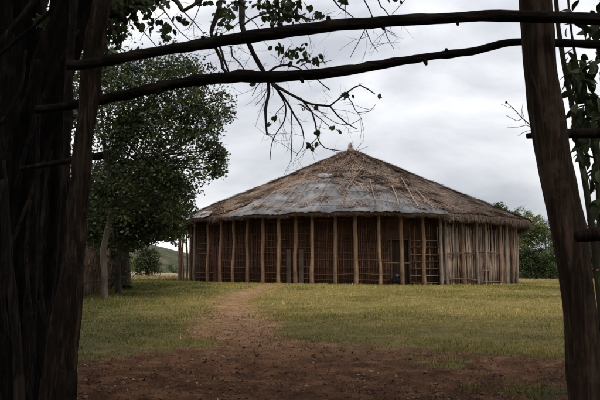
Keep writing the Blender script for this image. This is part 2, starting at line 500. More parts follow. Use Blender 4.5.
def tube(pts, rads, n=8, step=0.3, lump=0.0, flute=0.0, seed=0, caps=True, ridge=0.0):
    """a lumpy tapered tube along a smooth line; returns verts, faces"""
    p, r = catmull(pts, rads, step)
    m = len(p)
    tan = np.gradient(p, axis=0)
    tan /= np.linalg.norm(tan, axis=1)[:, None] + 1e-9
    ref = np.array([0.0, 1.0, 0.0]) if abs(tan[0][1]) < 0.85 else np.array([1.0, 0, 0])
    ang = np.linspace(0, 2 * math.pi, n, endpoint=False)
    V = np.zeros((m, n, 3))
    u = np.cross(tan[0], ref); u /= np.linalg.norm(u)
    ln = 0.0
    for i in range(m):
        if i: ln += np.linalg.norm(p[i] - p[i - 1])
        u = u - tan[i] * np.dot(u, tan[i]); u /= np.linalg.norm(u) + 1e-9
        w = np.cross(tan[i], u)
        rr = np.full(n, r[i])
        if lump:
            rr = rr * (1 + lump * 2 * (vnoise(ang * 1.3 + seed * 7.3, np.full(n, ln * 2.2 / max(0.15, 6 * r[0])) + seed * 3.1, seed) - 0.5))
        if flute:
            rr = rr * (1 + flute * np.cos(ang * 5 + seed + 0.35 * ln) + flute * 0.5 * np.cos(ang * 9 + 2 * seed - 0.5 * ln))
        if ridge:
            q = 1.0 / max(r[0], .02)
            rr = rr * (1 + ridge * 2 * (fbm(np.cos(ang) * 3.2 + seed + 40, np.sin(ang) * 3.2 + ln * .12 * q + seed, seed, 4) - .5) + ridge * .7 * (vnoise(np.cos(ang) * 9 + seed + 60, np.sin(ang) * 9 + ln * .35 * q, seed + 3) - .5))
        V[i] = p[i] + np.outer(np.cos(ang) * rr, u) + np.outer(np.sin(ang) * rr, w)
    verts = V.reshape(-1, 3)
    faces = []
    for i in range(m - 1):
        for k in range(n):
            k2 = (k + 1) % n
            faces.append((i * n + k, i * n + k2, (i + 1) * n + k2, (i + 1) * n + k))
    if caps:
        faces.append(tuple(range(n - 1, -1, -1)))
        faces.append(tuple((m - 1) * n + k for k in range(n)))
    return verts, faces

def tube_obj(name, pts, rads, mat, parent=None, **kw):
    mb = MB(); mb.add(*tube(pts, rads, **kw))
    return mb.build(name, mat, parent, origin=np.asarray(pts[0], float))

def leaf_mesh(name, cen, size, rng, tint=None, droop=0.3, wide=0.55, elong=1.0, dirs=None):
    """folded four-cornered leaves, one per centre"""
    n = len(cen)
    size = np.broadcast_to(np.asarray(size, float), (n,)) * rng.uniform(0.7, 1.3, n)
    if dirs is None:
        d = rng.normal(size=(n, 3)); d[:, 2] = d[:, 2] * 0.7 - droop
    else:
        d = dirs + rng.normal(size=(n, 3)) * 0.3
    d /= np.linalg.norm(d, axis=1)[:, None]
    s = np.cross(d, rng.normal(size=(n, 3))); s /= np.linalg.norm(s, axis=1)[:, None] + 1e-9
    nn = np.cross(d, s)
    L = (size * elong)[:, None]; W = (size * wide)[:, None]
    base = cen - d * L * 0.5
    left = cen + s * W * 0.5 + nn * W * 0.12 - d * L * 0.08
    right = cen - s * W * 0.5 + nn * W * 0.12 - d * L * 0.08
    tip = cen + d * L * 0.5
    V = np.stack([base, left, tip, right], 1).reshape(-1, 3)
    i = np.arange(n) * 4
    Fc = np.concatenate([np.stack([i, i + 2, i + 1], 1), np.stack([i, i + 3, i + 2], 1)])
    if tint is None:
        tint = rng.uniform(0, 1, n)
    return fast_mesh(name, V, Fc, np.repeat(tint, 4))

# ------------------------------------------------------------------ terrain
BASE_Z = 0.90                      # the ground the hut stands on, a little above the gateway
def terrain(x, y):
    x = np.asarray(x, float); y = np.asarray(y, float)
    z = BASE_Z * sstep(-3, 36, y) * 0.35 + 0.65 * BASE_Z * np.clip(y / 33.0, 0, 1)
    z = z - 0.008 * np.clip(x, -16, 16) * sstep(8, 30, y)
    near = 1 - sstep(25, 60, y)
    z = z + near * (0.05 * (fbm(x * 0.35, y * 0.35, 3) - 0.5) + 0.05 * (fbm(x * 1.7, y * 1.7, 5) - 0.5))
    return z

def ground_hit(px, py):
    d = ray(px, py); o = np.array([0, 0, CAM_Z])
    t0, step = 1.0, 0.05
    while t0 < 400:
        P = o + d * t0
        if P[2] <= terrain(P[0], P[1]):
            return P
        t0 += step; step = min(0.5, step * 1.01)
    return o + d * 400

# bare earth and the trodden path, outlines read off the photograph and laid on the ground
DIRT_PX = [(263, 285), (246, 290), (226, 297), (210, 305), (204, 316), (200, 327), (190, 338), (170, 348), (135, 356), (100, 360), (60, 363), (-60, 368), (-60, 470),
           (700, 470), (700, 368), (560, 361), (500, 357), (420, 353), (350, 349), (305, 344), (280, 335), (266, 323), (258, 312), (252, 303), (257, 294), (271, 285)]
DIRT = np.array([ground_hit(*p)[:2] for p in DIRT_PX])
near_edge = DIRT[:, 1] < 4.6
DIRT[near_edge, 1] = -12
DIRT[near_edge & (DIRT[:, 0] < 0), 0] = -14
DIRT[near_edge & (DIRT[:, 0] > 0), 0] = 14

def poly_sd(x, y, poly):
    """signed distance, positive inside"""
    x = np.asarray(x, float); y = np.asarray(y, float)
    d = np.full(x.shape, 1e9); inside = np.zeros(x.shape, bool)
    n = len(poly)
    for i in range(n):
        ax, ay = poly[i]; bx, by = poly[(i + 1) % n]
        ex, ey = bx - ax, by - ay
        t = np.clip(((x - ax) * ex + (y - ay) * ey) / (ex * ex + ey * ey + 1e-12), 0, 1)
        d = np.minimum(d, np.hypot(x - ax - t * ex, y - ay - t * ey))
        c = ((ay > y) != (by > y)) & (x < (bx - ax) * (y - ay) / (by - ay + 1e-12) + ax)
        inside ^= c
    return np.where(inside, d, -d)

PATCH_PX = [(140, 349, 1.0, .45), (172, 345, .7, .35), (440, 374, .85, .30), (478, 384, .75, .28), (512, 392, .7, .25), (455, 366, .5, .25),
            (420, 362, .5, .25), (545, 398, .5, .25), (100, 357, .5, .25)]
PATCH = [(ground_hit(a, b)[:2], r, q) for a, b, r, q in PATCH_PX]

def dirtness(x, y):
    x = np.asarray(x, float); y = np.asarray(y, float)
    sd = poly_sd(x, y, DIRT)
    sc = np.clip(y / 20.0, 0.35, 1.0)
    sd = sd + (fbm(x * 0.9, y * 0.9, 21) - 0.5) * 1.5 * sc + (fbm(x * 4, y * 4, 25) - 0.5) * 1.1
    k = 0.5 + sd / 0.9
    for c, r, q in PATCH:
        e = np.hypot((x - c[0]) / r, (y - c[1]) / (r * 1.0)) + (fbm(x * 2.5, y * 2.5, 41) - 0.5) * 1.5
        k = k - 1.3 * (1 - sstep(0.55, 1.15, e)) * (q / 0.3)
    return np.clip(k, 0, 1)

def dryness(x, y):
    """straw-coloured rather than green"""
    x = np.asarray(x, float); y = np.asarray(y, float)
    k = 0.55 + 1.5 * (fbm(x * 0.16, y * 0.16, 61) - 0.5) + 0.9 * (fbm(x * 0.9, y * 0.9, 65) - 0.5)
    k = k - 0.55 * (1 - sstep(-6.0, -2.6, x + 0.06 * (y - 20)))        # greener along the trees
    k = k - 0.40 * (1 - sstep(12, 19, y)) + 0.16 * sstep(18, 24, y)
    k = k + 0.25 * sstep(45, 70, y)
    return np.clip(k, 0, 1)

def ground_z(x, y):
    x = np.asarray(x, float); y = np.asarray(y, float)
    g = dirtness(x, y)
    rough = (1 - sstep(14, 24, y)) * g
    return terrain(x, y) + rough * (0.09 * (fbm(x * 3.1, y * 3.1, 71) - 0.5) + 0.045 * (vnoise(x * 9, y * 9, 77) - 0.5)) + (1 - g) * 0.015

xs = np.concatenate([-np.geomspace(15, 4000, 45)[::-1], np.arange(-14.8, 15, 0.13), np.geomspace(15, 4000, 45)])
ys = np.concatenate([-np.geomspace(5, 3000, 24)[::-1], np.arange(-4.8, 14, 0.11), np.arange(14, 36, 0.2), np.geomspace(36.3, 6000, 70)])
GX, GY = np.meshgrid(xs, ys)
GZ = terrain(GX, GY)
gd = dirtness(GX, GY)
gdry = dryness(GX, GY)
gtr = sstep(8.5, 14.5, GY) * np.ones_like(GX)  # earth paler with distance: tree shade is painted into the near colour
GZ = ground_z(GX, GY)
V = np.stack([GX, GY, GZ], -1).reshape(-1, 3)
ny, nx = GX.shape
ii = np.arange((ny - 1) * (nx - 1)); r_ = ii // (nx - 1); c_ = ii % (nx - 1)
a = r_ * nx + c_
Q = np.stack([a, a + 1, a + nx + 1, a + nx], 1)
fd = gd.ravel()[Q].mean(1)
fcy = V[Q][:, :, 1].mean(1)
def sub_ground(name, sel):
    faces = Q[sel]
    used, inv = np.unique(faces, return_inverse=True)
    me = fast_mesh(name, V[used], inv.reshape(faces.shape), gd.ravel()[used], 'dirt')
    for nm, arr in (('dry', gdry), ('painted_light', gtr)):
        at = me.attributes.new(nm, 'FLOAT', 'POINT')
        at.data.foreach_set('value', arr.ravel()[used].astype(np.float32))
    o = finish(name, me, 'ground')
    o['kind'] = 'structure'
    return o
is_path = fd > 0.5
sub_ground('ground', ~is_path)
sub_ground('dirt_path', is_path)

# ---- hills
def hill(name, mat, x0, x1, y0, y1, prof, seed):
    hx = np.linspace(x0, x1, 150); hy = np.linspace(y0, y1, 60)
    X, Y = np.meshgrid(hx, hy)
    t = (Y - y0) / (y1 - y0)
    z = prof(X) * np.sin(np.clip(t, 0, 1) * math.pi * 0.5) * (0.85 + 0.3 * fbm(X * 0.02, Y * 0.02, seed)) + 1.5 * (fbm(X * 0.15, Y * 0.15, seed + 9) - 0.5) * t
    z = z - 2.0 * (1 - t)
    V = np.stack([X, Y, z], -1).reshape(-1, 3)
    n = len(hx); i = np.arange((len(hy) - 1) * (n - 1)); a = (i // (n - 1)) * n + i % (n - 1)
    me = fast_mesh(name, V, np.stack([a, a + 1, a + n + 1, a + n], 1))
    o = finish(name, me, mat); o['kind'] = 'structure'
    return o
def peak(pts):
    px = [p[0] for p in pts]; pz = [p[1] for p in pts]
    return lambda X: np.interp(X, px, pz)
# near hill falls towards the hut, far hill beyond it (heights from the photograph's skyline)
H1 = [(-420, 24), (-170, 26), (-95, 19.5), (-75, 15.5), (-58, 11.0), (-40, 7.5), (-10, 5), (60, 4), (250, 5), (500, 6)]
hill('hill', 'hill', -420, 500, 190, 330, peak(H1), 5)
H2 = [(-900, 60), (-300, 40), (-190, 31), (-60, 26), (200, 22), (700, 24), (1400, 30)]
hill('far_hill', 'farhill', -900, 1400, 700, 1000, peak(H2), 9)

# ------------------------------------------------------------------ the hut
HD = 46.0                                   # distance of its centre
HX = pix(345.5, 272, HD)[0]
APEX_DX = 0.45                              # the apex sits a little right of the ring's centre
HC = np.array([HX, HD, 0.0])
R_OUT, R_IN, R_EAVE = 11.73, 10.95, 12.55
Z_APEX, Z_EAVE = 10.45, 4.46

def hut_pt(phi, r, z):
    """phi = 0 faces the camera, positive to the right"""
    return np.array([HX + APEX_DX * (1 - r / R_EAVE) + r * math.sin(phi), HD - r * math.cos(phi), z])

def phi_of(px, r, z=2.0):
    best = (1e9, 0)
    lim = math.acos(r / math.hypot(HX, HD)) - 0.02
    c = math.atan2(-HX, HD)                 # direction of the camera seen from the hut centre
    for k in range(1601):
        ph = c + lim * (k / 800.0 - 1)
        e = abs(proj(hut_pt(ph, r, z))[0][0] - px)
        if e < best[0]: best = (e, ph)
    return best[1]

def roof_z(r, phi):
    r = np.asarray(r, float); phi = np.mod(np.asarray(phi, float) + math.pi, 2 * math.pi)
    t = r / R_EAVE
    z = Z_APEX - (Z_APEX - Z_EAVE - 0.22) * t ** 0.96
    # uneven thatch: broad dips and bulges, courses of straw
    z = z + 0.22 * (fbm(phi * 3.0 + 9, t * 4, 31) - 0.5) * np.clip(t * 2.5, 0, 1)
    z = z + 0.16 * (fbm(phi * 14 + 3, t * 14, 35) - 0.5) * np.clip(t * 2.0, 0, 1)
    z = z + 0.05 * np.abs(((t * 8.5 + 0.7 * fbm(phi * 5, t * 3, 37)) % 1.0) - 0.5) * np.clip(t * 2, 0, 1)
    return z

hut = empty('thatched_hut', (HX, HD, BASE_Z))
tag(hut, 'huge round thatched hut with ring of wooden posts and grey-patched conical roof', 'hut')

# roof body
nphi, nr = 260, 56
rr_ = np.concatenate([np.linspace(0.02, 1, nr) * R_EAVE])
PH, RR = np.meshgrid(np.linspace(0, 2 * math.pi, nphi, endpoint=False), rr_)
eave_wob = 1 + 0.012 * (fbm(PH * 9, PH * 0 + 2, 43) - 0.5) * 2
RW = RR * np.where(RR > R_EAVE * 0.9, eave_wob, 1)
top = np.stack([HX + APEX_DX * (1 - RR / R_EAVE) + RW * np.sin(PH), HD - RW * np.cos(PH), roof_z(RR, PH)], -1)
rim_ph = PH[-1]
rim = []
for dr, dz in ((0.05, -0.07), (0.04, -0.15), (-0.06, -0.22), (-0.35, -0.14), (-4.0, 1.45), (-8.0, 3.1), (-12.2, 4.8)):
    r2 = np.maximum(RW[-1] + dr, 0.05)
    j = 0.10 * (fbm(rim_ph * 40, rim_ph * 0 + dz * 3, 47) - 0.5)
    rim.append(np.stack([HX + APEX_DX * (1 - r2 / R_EAVE) + r2 * np.sin(rim_ph), HD - r2 * np.cos(rim_ph), roof_z(np.full_like(rim_ph, R_EAVE), rim_ph) + dz + j], -1))
allv = np.concatenate([top, np.stack(rim)], 0)
rows = allv.shape[0]
V = allv.reshape(-1, 3)
i = np.arange((rows - 1) * nphi); a_r = i // nphi; a_c = i % nphi; b_c = (a_c + 1) % nphi
FQ = np.stack([a_r * nphi + a_c, a_r * nphi + b_c, (a_r + 1) * nphi + b_c, (a_r + 1) * nphi + a_c], 1)
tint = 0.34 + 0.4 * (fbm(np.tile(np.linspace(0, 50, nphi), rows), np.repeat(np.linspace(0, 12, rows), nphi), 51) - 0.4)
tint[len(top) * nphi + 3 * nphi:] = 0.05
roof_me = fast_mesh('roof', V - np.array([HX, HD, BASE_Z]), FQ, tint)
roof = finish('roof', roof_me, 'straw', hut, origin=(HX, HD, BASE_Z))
roof['label'] = 'brown weathered conical thatch roof'

# where the sheets lie, as seen in the photograph (phi against upper edge in t)
def roof_hit(px, py):
    d = ray(px, py); o = np.array([0, 0, CAM_Z])
    for t in np.arange(30, 52, 0.03):
        P = o + d * t
        r = math.hypot(P[0] - HX, P[1] - HD)
        cx = HX + APEX_DX * (1 - r / R_EAVE)
        r = math.hypot(P[0] - cx, P[1] - HD)
        if r < R_EAVE * 1.03:
            ph = math.atan2(P[0] - cx, HD - P[1])
            if P[2] < roof_z(r, ph) + 0.02:
                return ph, r / R_EAVE
    return None
def edge(pxs):
    out = []
    for p in pxs:
        h = roof_hit(*p)
        if h: out.append(h)
    out.sort()
    return np.array(out)
up_edge = np.array([(-0.70, 1.03), (-0.665, 0.97), (-0.635, 0.88), (-0.60, 0.74), (-0.56, 0.64), (-0.48, 0.57), (-0.255, 0.57), (-0.052, 0.61), (0.118, 0.68), (0.246, 0.756), (0.31, 0.83), (0.345, 0.94), (0.375, 1.03)])
left_edge = np.array([(-1.25, 1.0), (-1.12, 0.955), (-0.86, 0.945), (-0.77, 0.955), (-0.725, 1.01)])
def t_top(ph, e=up_edge):
    return np.interp(ph, e[:, 0], e[:, 1], left=1.2, right=1.2)

# straw, as stuff: tens of thousands of stems
def straw_mesh(name, n, rng):
    ph = rng.uniform(-2.0, 1.9, n)
    t = np.sqrt(rng.uniform(0.0004, 1.0, n))
    covered = (t > t_top(ph) + rng.normal(0, 0.018, n)) | (t > t_top(ph, left_edge) + 0.01)
    tt_ = t_top(ph)
    stray = rng.uniform(0, 1, n) < 0.02 + 0.45 * sstep(.58, .70, fbm(ph * 11 + 2, t * 13, 89)) + 0.35 * np.clip(1 - (t - tt_) / .06, 0, 1) * (t > tt_)
    keep = ~covered | stray
    ph, t = ph[keep], t[keep]
    n = len(ph)
    r = t * R_EAVE
    ln = rng.uniform(0.25, 0.8, n) * np.clip(0.4 + t, 0.4, 1.0)
    skew = rng.normal(0, 0.16, n)
    messy = fbm(ph * 12, t * 16, 81) > 0.60
    skew = np.where(messy, rng.normal(0, 0.6, n), skew)
    lift = np.where(messy, rng.uniform(0.04, 0.2, n), rng.uniform(0.05, 0.12, n))
    r2 = np.minimum(r + ln * 0.9 * np.cos(skew), R_EAVE + rng.uniform(-0.05, 0.12, n))
    ph2 = ph + ln * np.sin(skew) / np.maximum(r, 1.0)
    w = rng.uniform(0.012, 0.03, n)
    up = 0.11 * (covered[keep])
    z1 = roof_z(r, ph) + rng.uniform(0.02, 0.06, n) + up
    lift = lift + up
    z2 = roof_z(np.minimum(r2, R_EAVE), ph2) + lift - np.maximum(r2 - R_EAVE, 0) * 0.6
    dp = w / np.maximum(r, 0.6)
    def P(r, p, z): return np.stack([HX + APEX_DX * (1 - r / R_EAVE) + r * np.sin(p), HD - r * np.cos(p), z], -1)
    A = P(r, ph - dp, z1); B = P(r, ph + dp, z1); C = P(r2, ph2 + dp * 0.7, z2); D = P(r2, ph2 - dp * 0.7, z2)
    V = np.stack([A, B, C, D], 1).reshape(-1, 3)
    i = np.arange(n) * 4
    F = np.stack([i, i + 3, i + 2, i + 1], 1)
    # colour drifts in patches; the strip left of the sheets is fresh and golden, a mossy patch at the right
    patch = fbm(ph * 6 + 4, t * 7, 83)
    fine = fbm(ph * 30, t * 30, 87)
    tv = 0.55 + 0.55 * (patch - 0.5) + 0.5 * (fine - 0.5) + rng.normal(0, 0.16, n)
    golden = (1 - sstep(-0.62, -0.38, ph)) * sstep(-1.0, -0.8, ph)
    tv = tv + 0.26 * golden + 0.10 * (1 - t)
    tv = tv - 0.08 * sstep(0.35, 0.7, ph)
    moss = np.exp(-(((ph - 0.62) / 0.08) ** 2 + ((t - 0.72) / 0.06) ** 2))
    tv = tv + 0.45 * moss
    return fast_mesh(name, V - np.array([HX, HD, BASE_Z]), F, np.repeat(np.clip(tv, 0, 1), 4))
o = finish('straw', straw_mesh('straw', 110000, np.random.default_rng(5)), 'straw', roof, smooth=False, origin=(HX, HD, BASE_Z))
o['kind'] = 'stuff'
# ragged eave fringe
rng = np.random.default_rng(6)
n = 15000
ph = rng.uniform(-2.0, 1.9, n)
under = (t_top(ph) < 1.0) | (t_top(ph, left_edge) < 1.0)
r1 = R_EAVE + rng.uniform(-0.35, 0.06, n)
z1 = roof_z(np.full(n, R_EAVE), ph) - rng.uniform(0.03, 0.22, n)
ln = rng.uniform(0.05, 0.26, n) * np.where(under, 0.55, 1.5) * (0.4 + 1.2 * fbm(ph * 30, ph * 0, 91))
dp = rng.uniform(0.008, 0.02, n) / R_EAVE
ph2 = ph + rng.normal(0, 0.012, n)
def PP(r, p, z): return np.stack([HX + r * np.sin(p), HD - r * np.cos(p), z], -1)
r2 = r1 + rng.uniform(-0.05, 0.12, n)
V = np.stack([PP(r1, ph - dp, z1), PP(r1, ph + dp, z1), PP(r2, ph2, z1 - ln)], 1).reshape(-1, 3)
F = np.arange(n * 3).reshape(-1, 3)
tv = np.clip(rng.uniform(0.0, 0.75, n) - 0.15 * under, 0, 1)
o = finish('eave_fringe', fast_mesh('eave_fringe', V - np.array([HX, HD, BASE_Z]), F, np.repeat(tv, 3)), 'straw', roof, smooth=False, origin=(HX, HD, BASE_Z))
o['kind'] = 'stuff'

# plastic sheets, one mesh each, with thickness
def sheet(ph0, ph1, e, seed, bright, cut=0.0):
    n1, n2 = 34, 26
    P = np.linspace(ph0, ph1, n1)
    top, bot = [], []
    col = []
    for a in range(n1):
        tt = float(t_top(P[a], e)) + cut + 0.02 * (vnoise(P[a] * 60, 0.0, seed) - 0.5)
        tt = min(tt, 0.985)
        te = 1.014 + 0.007 * (vnoise(P[a] * 90, 1.0, seed + 2) - 0.5)
        for b in range(n2):
            t = tt + (te - tt) * b / (n2 - 1)
            r = t * R_EAVE
            ph = P[a] + 0.004 * (vnoise(t * 30, 5.0, seed) - 0.5)
            wr = 0.09 * fbm(P[a] * 34, t * 20, seed + 4) + 0.05 * abs(vnoise(P[a] * 60, t * 5, seed + 8) - 0.5) + 0.02 * (seed % 2)
            wr = 0.05 + (wr - 0.05) * (1 - 0.75 * float(sstep(.90, 1.0, t)))
            z = float(roof_z(min(r, R_EAVE), ph)) + 0.05 + wr - max(0, r - R_EAVE) * 0.9
            top.append(hut_pt(ph, r, z)); bot.append(hut_pt(ph, r, z - 0.02))
            col.append(bright)
    F = []
    N = n1 * n2
    for a in range(n1 - 1):
        for b in range(n2 - 1):
            i = a * n2 + b
            F.append((i, i + 1, i + n2 + 1, i + n2)); F.append((N + i, N + i + n2, N + i + n2 + 1, N + i + 1))
    ring = [a * n2 for a in range(n1)] + [(n1 - 1) * n2 + b for b in range(1, n2)] + [a * n2 + n2 - 1 for a in range(n1 - 2, -1, -1)] + [b for b in range(n2 - 2, 0, -1)]
    for k in range(len(ring)):
        i, j = ring[k], ring[(k + 1) % len(ring)]
        F.append((i, j, N + j, N + i))
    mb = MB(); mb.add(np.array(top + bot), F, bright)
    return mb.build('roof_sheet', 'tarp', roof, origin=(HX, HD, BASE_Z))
def ph_at(px, py): return roof_hit(px, py)[0]
cuts = [ph_at(x, 213.5) for x in (236, 262, 288, 316, 344, 372, 402, 427, 448)]
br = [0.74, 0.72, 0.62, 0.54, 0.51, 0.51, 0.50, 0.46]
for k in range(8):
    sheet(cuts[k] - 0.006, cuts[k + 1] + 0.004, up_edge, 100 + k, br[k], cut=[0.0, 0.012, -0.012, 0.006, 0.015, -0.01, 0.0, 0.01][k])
sheet(left_edge[0, 0], left_edge[-1, 0], left_edge, 131, 1.15)
patch_e = edge([(316, 182), (320, 175.5), (327, 174), (331, 178)])
# small loose scrap of sheet higher on the thatch
def scrap(c0, w, h, seed, bright):
    ph0, t0 = c0
    mb = MB(); v = []; F = []
    n1, n2 = 8, 7
    for s in (0.0, -0.02):
        for a in range(n1):
            for b in range(n2):
                ph = ph0 + (a / (n1 - 1) - 0.5) * w * (0.7 + 0.6 * vnoise(b * 0.7, seed, 3)); t = t0 + (b / (n2 - 1) - 0.5) * h * (0.7 + 0.6 * vnoise(a * 0.7, seed + 4, 3))
                r = t * R_EAVE
                v.append(hut_pt(ph, r, float(roof_z(r, ph)) + 0.08 + s + 0.04 * vnoise(a * 1.3, b * 1.3, seed)))
    N = n1 * n2
    for a in range(n1 - 1):
        for b in range(n2 - 1):
            i = a * n2 + b
            F += [(i, i + 1, i + n2 + 1, i + n2), (N + i, N + i + n2, N + i + n2 + 1, N + i + 1)]
    mb.add(np.array(v), F, bright)
    return mb.build('roof_sheet', 'tarp', roof, origin=(HX, HD, BASE_Z))
scrap(roof_hit(324, 177), 0.12, 0.06, 5, 0.95)
scrap(roof_hit(402, 184), 0.05, 0.03, 9, 0.9)

# poles and laths tied over the sheets
def on_roof(pxs, rad, name='batten', lift=0.25):
    pts = []
    for p in pxs:
        h = roof_hit(*p)
        if h is None: continue
        r = h[1] * R_EAVE
        pts.append(hut_pt(h[0], r, float(roof_z(min(r, R_EAVE), h[0])) + lift))
    if len(pts) < 2: return
    tube_obj(name, pts, np.linspace(rad, rad * 0.7, len(pts)), 'batten', roof, n=6, step=0.25, lump=0.2, seed=int(pxs[0][0]))
for pl in ([(330, 183), (322, 195), (314, 208), (311, 214)], [(363, 171), (354, 182), (347, 193), (343, 205), (342, 214)], [(370, 184), (373, 196), (376, 206), (376, 214)],
           [(401, 181), (408, 193), (415, 206), (418, 215)], [(416, 193), (424, 202), (434, 213)], [(297, 190), (287, 203), (279, 214)], [(275, 195), (262, 207), (257, 212)],
           [(392, 190), (397, 202), (399, 214)], [(309, 184), (302, 197), (296, 213)]):
    on_roof(pl, 0.032)
for pl in ([(283, 198), (300, 195.5), (322, 192), (347, 186)], [(262, 206), (285, 203), (312, 202)], [(344, 195), (365, 194.5), (388, 197)], [(342, 202), (362, 202.5), (384, 204)],
           [(312, 209), (340, 209), (374, 209)], [(384, 205), (402, 207), (424, 210)], [(270, 211), (295, 209.5), (320, 209)], [(388, 197), (402, 199), (416, 202)], [(318, 200), (345, 199)],
           [(352, 180), (366, 178.5), (380, 180)], [(345, 188), (372, 188)]):
    on_roof(pl, 0.020, 'lath', 0.21)

# finial: a tied tuft of straw
fz = Z_APEX - 0.25
mb = MB()
prof = [(0.36, 0.0), (0.27, 0.16), (0.17, 0.28), (0.12, 0.34), (0.14, 0.40), (0.11, 0.50), (0.06, 0.62), (0.02, 0.72)]
vv, ff = [], []
for k, (r, z) in enumerate(prof):
    for a in range(14):
        an = 2 * math.pi * a / 14
        q = r * (1 + 0.25 * (vnoise(a * 0.9, k * 1.0, 7) - 0.5))
        vv.append((HX + APEX_DX + q * math.cos(an), HD + q * math.sin(an), fz + z))
for k in range(len(prof) - 1):
    for a in range(14):
        b = (a + 1) % 14
        ff.append((k * 14 + a, k * 14 + b, k * 14 + 14 + b, k * 14 + 14 + a))
mb.add(np.array(vv), ff, 0.62)
for k in range(60):
    an = random.uniform(0, 6.28); z0 = random.uniform(0.0, 0.6); r0 = 0.27 - 0.24 * z0
    p0 = np.array([HX + APEX_DX + r0 * math.cos(an), HD + r0 * math.sin(an), fz + z0 + 0.1])
    p1 = p0 + np.array([math.cos(an) * 0.10, math.sin(an) * 0.10, random.choice([-0.25, 0.22])])
    s = np.array([-math.sin(an), math.cos(an), 0]) * 0.015
    mb.add(np.array([p0 - s, p0 + s, p1]), [(0, 1, 2)], random.uniform(0.3, 1))
mb.build('finial', 'straw', roof, origin=(HX + APEX_DX, HD, fz))
for a, b in (((356, 150), (364, 140)), ((354, 152), (369, 146))):
    tube_obj('roof_stick', [pix(*a, HD - 0.2), pix(*b, HD - 0.2)], [0.02, 0.012], 'twig', roof, n=5, step=0.5)

# solid inner wall (mud behind the lattice), with a doorway
door_l, door_r = phi_of(391, R_IN), phi_of(409, R_IN)
def arc_wall(name, ph0, ph1, z0, z1, r, thick, mat, parent, nseg=None):
    n = nseg or max(2, int(abs(ph1 - ph0) / 0.05))
    vv, ff = [], []
    for k in range(n + 1):
        ph = ph0 + (ph1 - ph0) * k / n
        for rr, z in ((r, z0), (r, z1), (r - thick, z1), (r - thick, z0)):
            vv.append(hut_pt(ph, rr, z))
    for k in range(n):
        for j in range(4):
            j2 = (j + 1) % 4
            ff.append((k * 4 + j, k * 4 + j2, k * 4 + 4 + j2, k * 4 + 4 + j))
    ff += [(3, 2, 1, 0), (n * 4, n * 4 + 1, n * 4 + 2, n * 4 + 3)]
    mb = MB(); mb.add(np.array(vv), ff)
    return mb.build(name, mat, parent, smooth=False, origin=(HX, HD, BASE_Z))
def gz(ph, r):
    p = hut_pt(ph, r, 0)
    return float(terrain(p[0], p[1]))
Z0 = 0.55
DOOR_TOP = BASE_Z + 2.42
arc_wall('inner_wall', door_r, door_l + 2 * math.pi, Z0, 5.0, R_IN, 0.18, 'mud', hut)
arc_wall('door_lintel', door_l, door_r, DOOR_TOP, 5.0, R_IN - 0.002, 0.176, 'mud', hut, 4)
arc_wall('door', door_l + .002, door_r - .002, BASE_Z - .1, DOOR_TOP - .01, R_IN - .12, .05, 'doorshade', hut, 4)  # added panel, its dark colour stands for the shaded interior of the open doorway
for ph in (door_l, door_r):
    tube_obj('door_jamb', [hut_pt(ph, R_IN + 0.06, gz(ph, R_IN) - 0.15), hut_pt(ph, R_IN + 0.06, DOOR_TOP + 0.1)], [0.055, 0.05], 'frame', hut, n=6, step=0.6, lump=0.15)
tube_obj('door_head', [hut_pt(door_l - 0.012, R_IN + 0.09, DOOR_TOP), hut_pt(door_r + 0.012, R_IN + 0.09, DOOR_TOP)], [0.05, 0.045], 'frame', hut, n=6, step=0.5, lump=0.15)
mb = MB()
vv = []
for k in range(64):
    an = 2 * math.pi * k / 64
    vv.append(hut_pt(an, R_IN - 0.2, BASE_Z + 0.03))
vv.append(np.array([HX, HD, BASE_Z + 0.03]))
mb.add(np.array(vv), [(k, (k + 1) % 64, 64) for k in range(64)])
mb.build('earth_floor', 'mud', hut, origin=(HX, HD, BASE_Z))

# stick lattice over the inner wall
def stick_mesh(name, L, r, seed, mat, n=6, bend=0.03):
    rg = random.Random(seed)
    pts = [(rg.uniform(-bend, bend), rg.uniform(-bend * .4, bend * .4), L * k / 4) for k in range(5)]
    v, f = tube(pts, np.linspace(r, r * 0.75, 5) * np.array([1, rg.uniform(.85, 1.1), 1, rg.uniform(.85, 1.1), .9]), n=n, step=L / 4.01, lump=0.18, seed=seed)
    me = bpy.data.meshes.new(name)
    me.from_pydata(v.tolist(), [], f)
    me.materials.append(M[mat])
    me.polygons.foreach_set('use_smooth', [True] * len(me.polygons))
    return me
lat = [stick_mesh('lattice_stick', 3.75, 0.024, 200 + k, 'lattice', n=5) for k in range(8)]
def put(name, me, loc, rot, parent, scale=(1, 1, 1)):
    o = bpy.data.objects.new(name, me)
    COL.objects.link(o)
    o.location = Vector(loc); o.rotation_euler = rot; o.scale = scale
    set_parent(o, parent)
    return o
ph_a, ph_b = phi_of(198, R_IN) - 0.25, phi_of(445, R_IN) + 0.1
ph = ph_a
rg = random.Random(4)
while ph < ph_b:
    if not (door_l - 0.01 < ph < door_r + 0.01):
        put('lattice_stick', rg.choice(lat), hut_pt(ph, R_IN + 0.05, gz(ph, R_IN) - 0.1), (rg.uniform(-.015, .015), rg.uniform(-.03, .03), ph), hut,
            (rg.uniform(.8, 1.5), 1, rg.uniform(.97, 1.03)))
    ph += rg.uniform(0.006, 0.012)
def arc_lath(name, ph0, ph1, r, z, rad, mat, seed, droop=0.04):
    rg = random.Random(seed)
    n = max(3, int((ph1 - ph0) / 0.07))
    pts = [hut_pt(ph0 + (ph1 - ph0) * k / n, r, z + gz(ph0 + (ph1 - ph0) * k / n, r) + rg.uniform(-droop, droop)) for k in range(n + 1)]
    return tube_obj(name, pts, [rad * rg.uniform(.8, 1.2) for _ in pts], mat, hut, n=5, step=0.5)
sd = 300
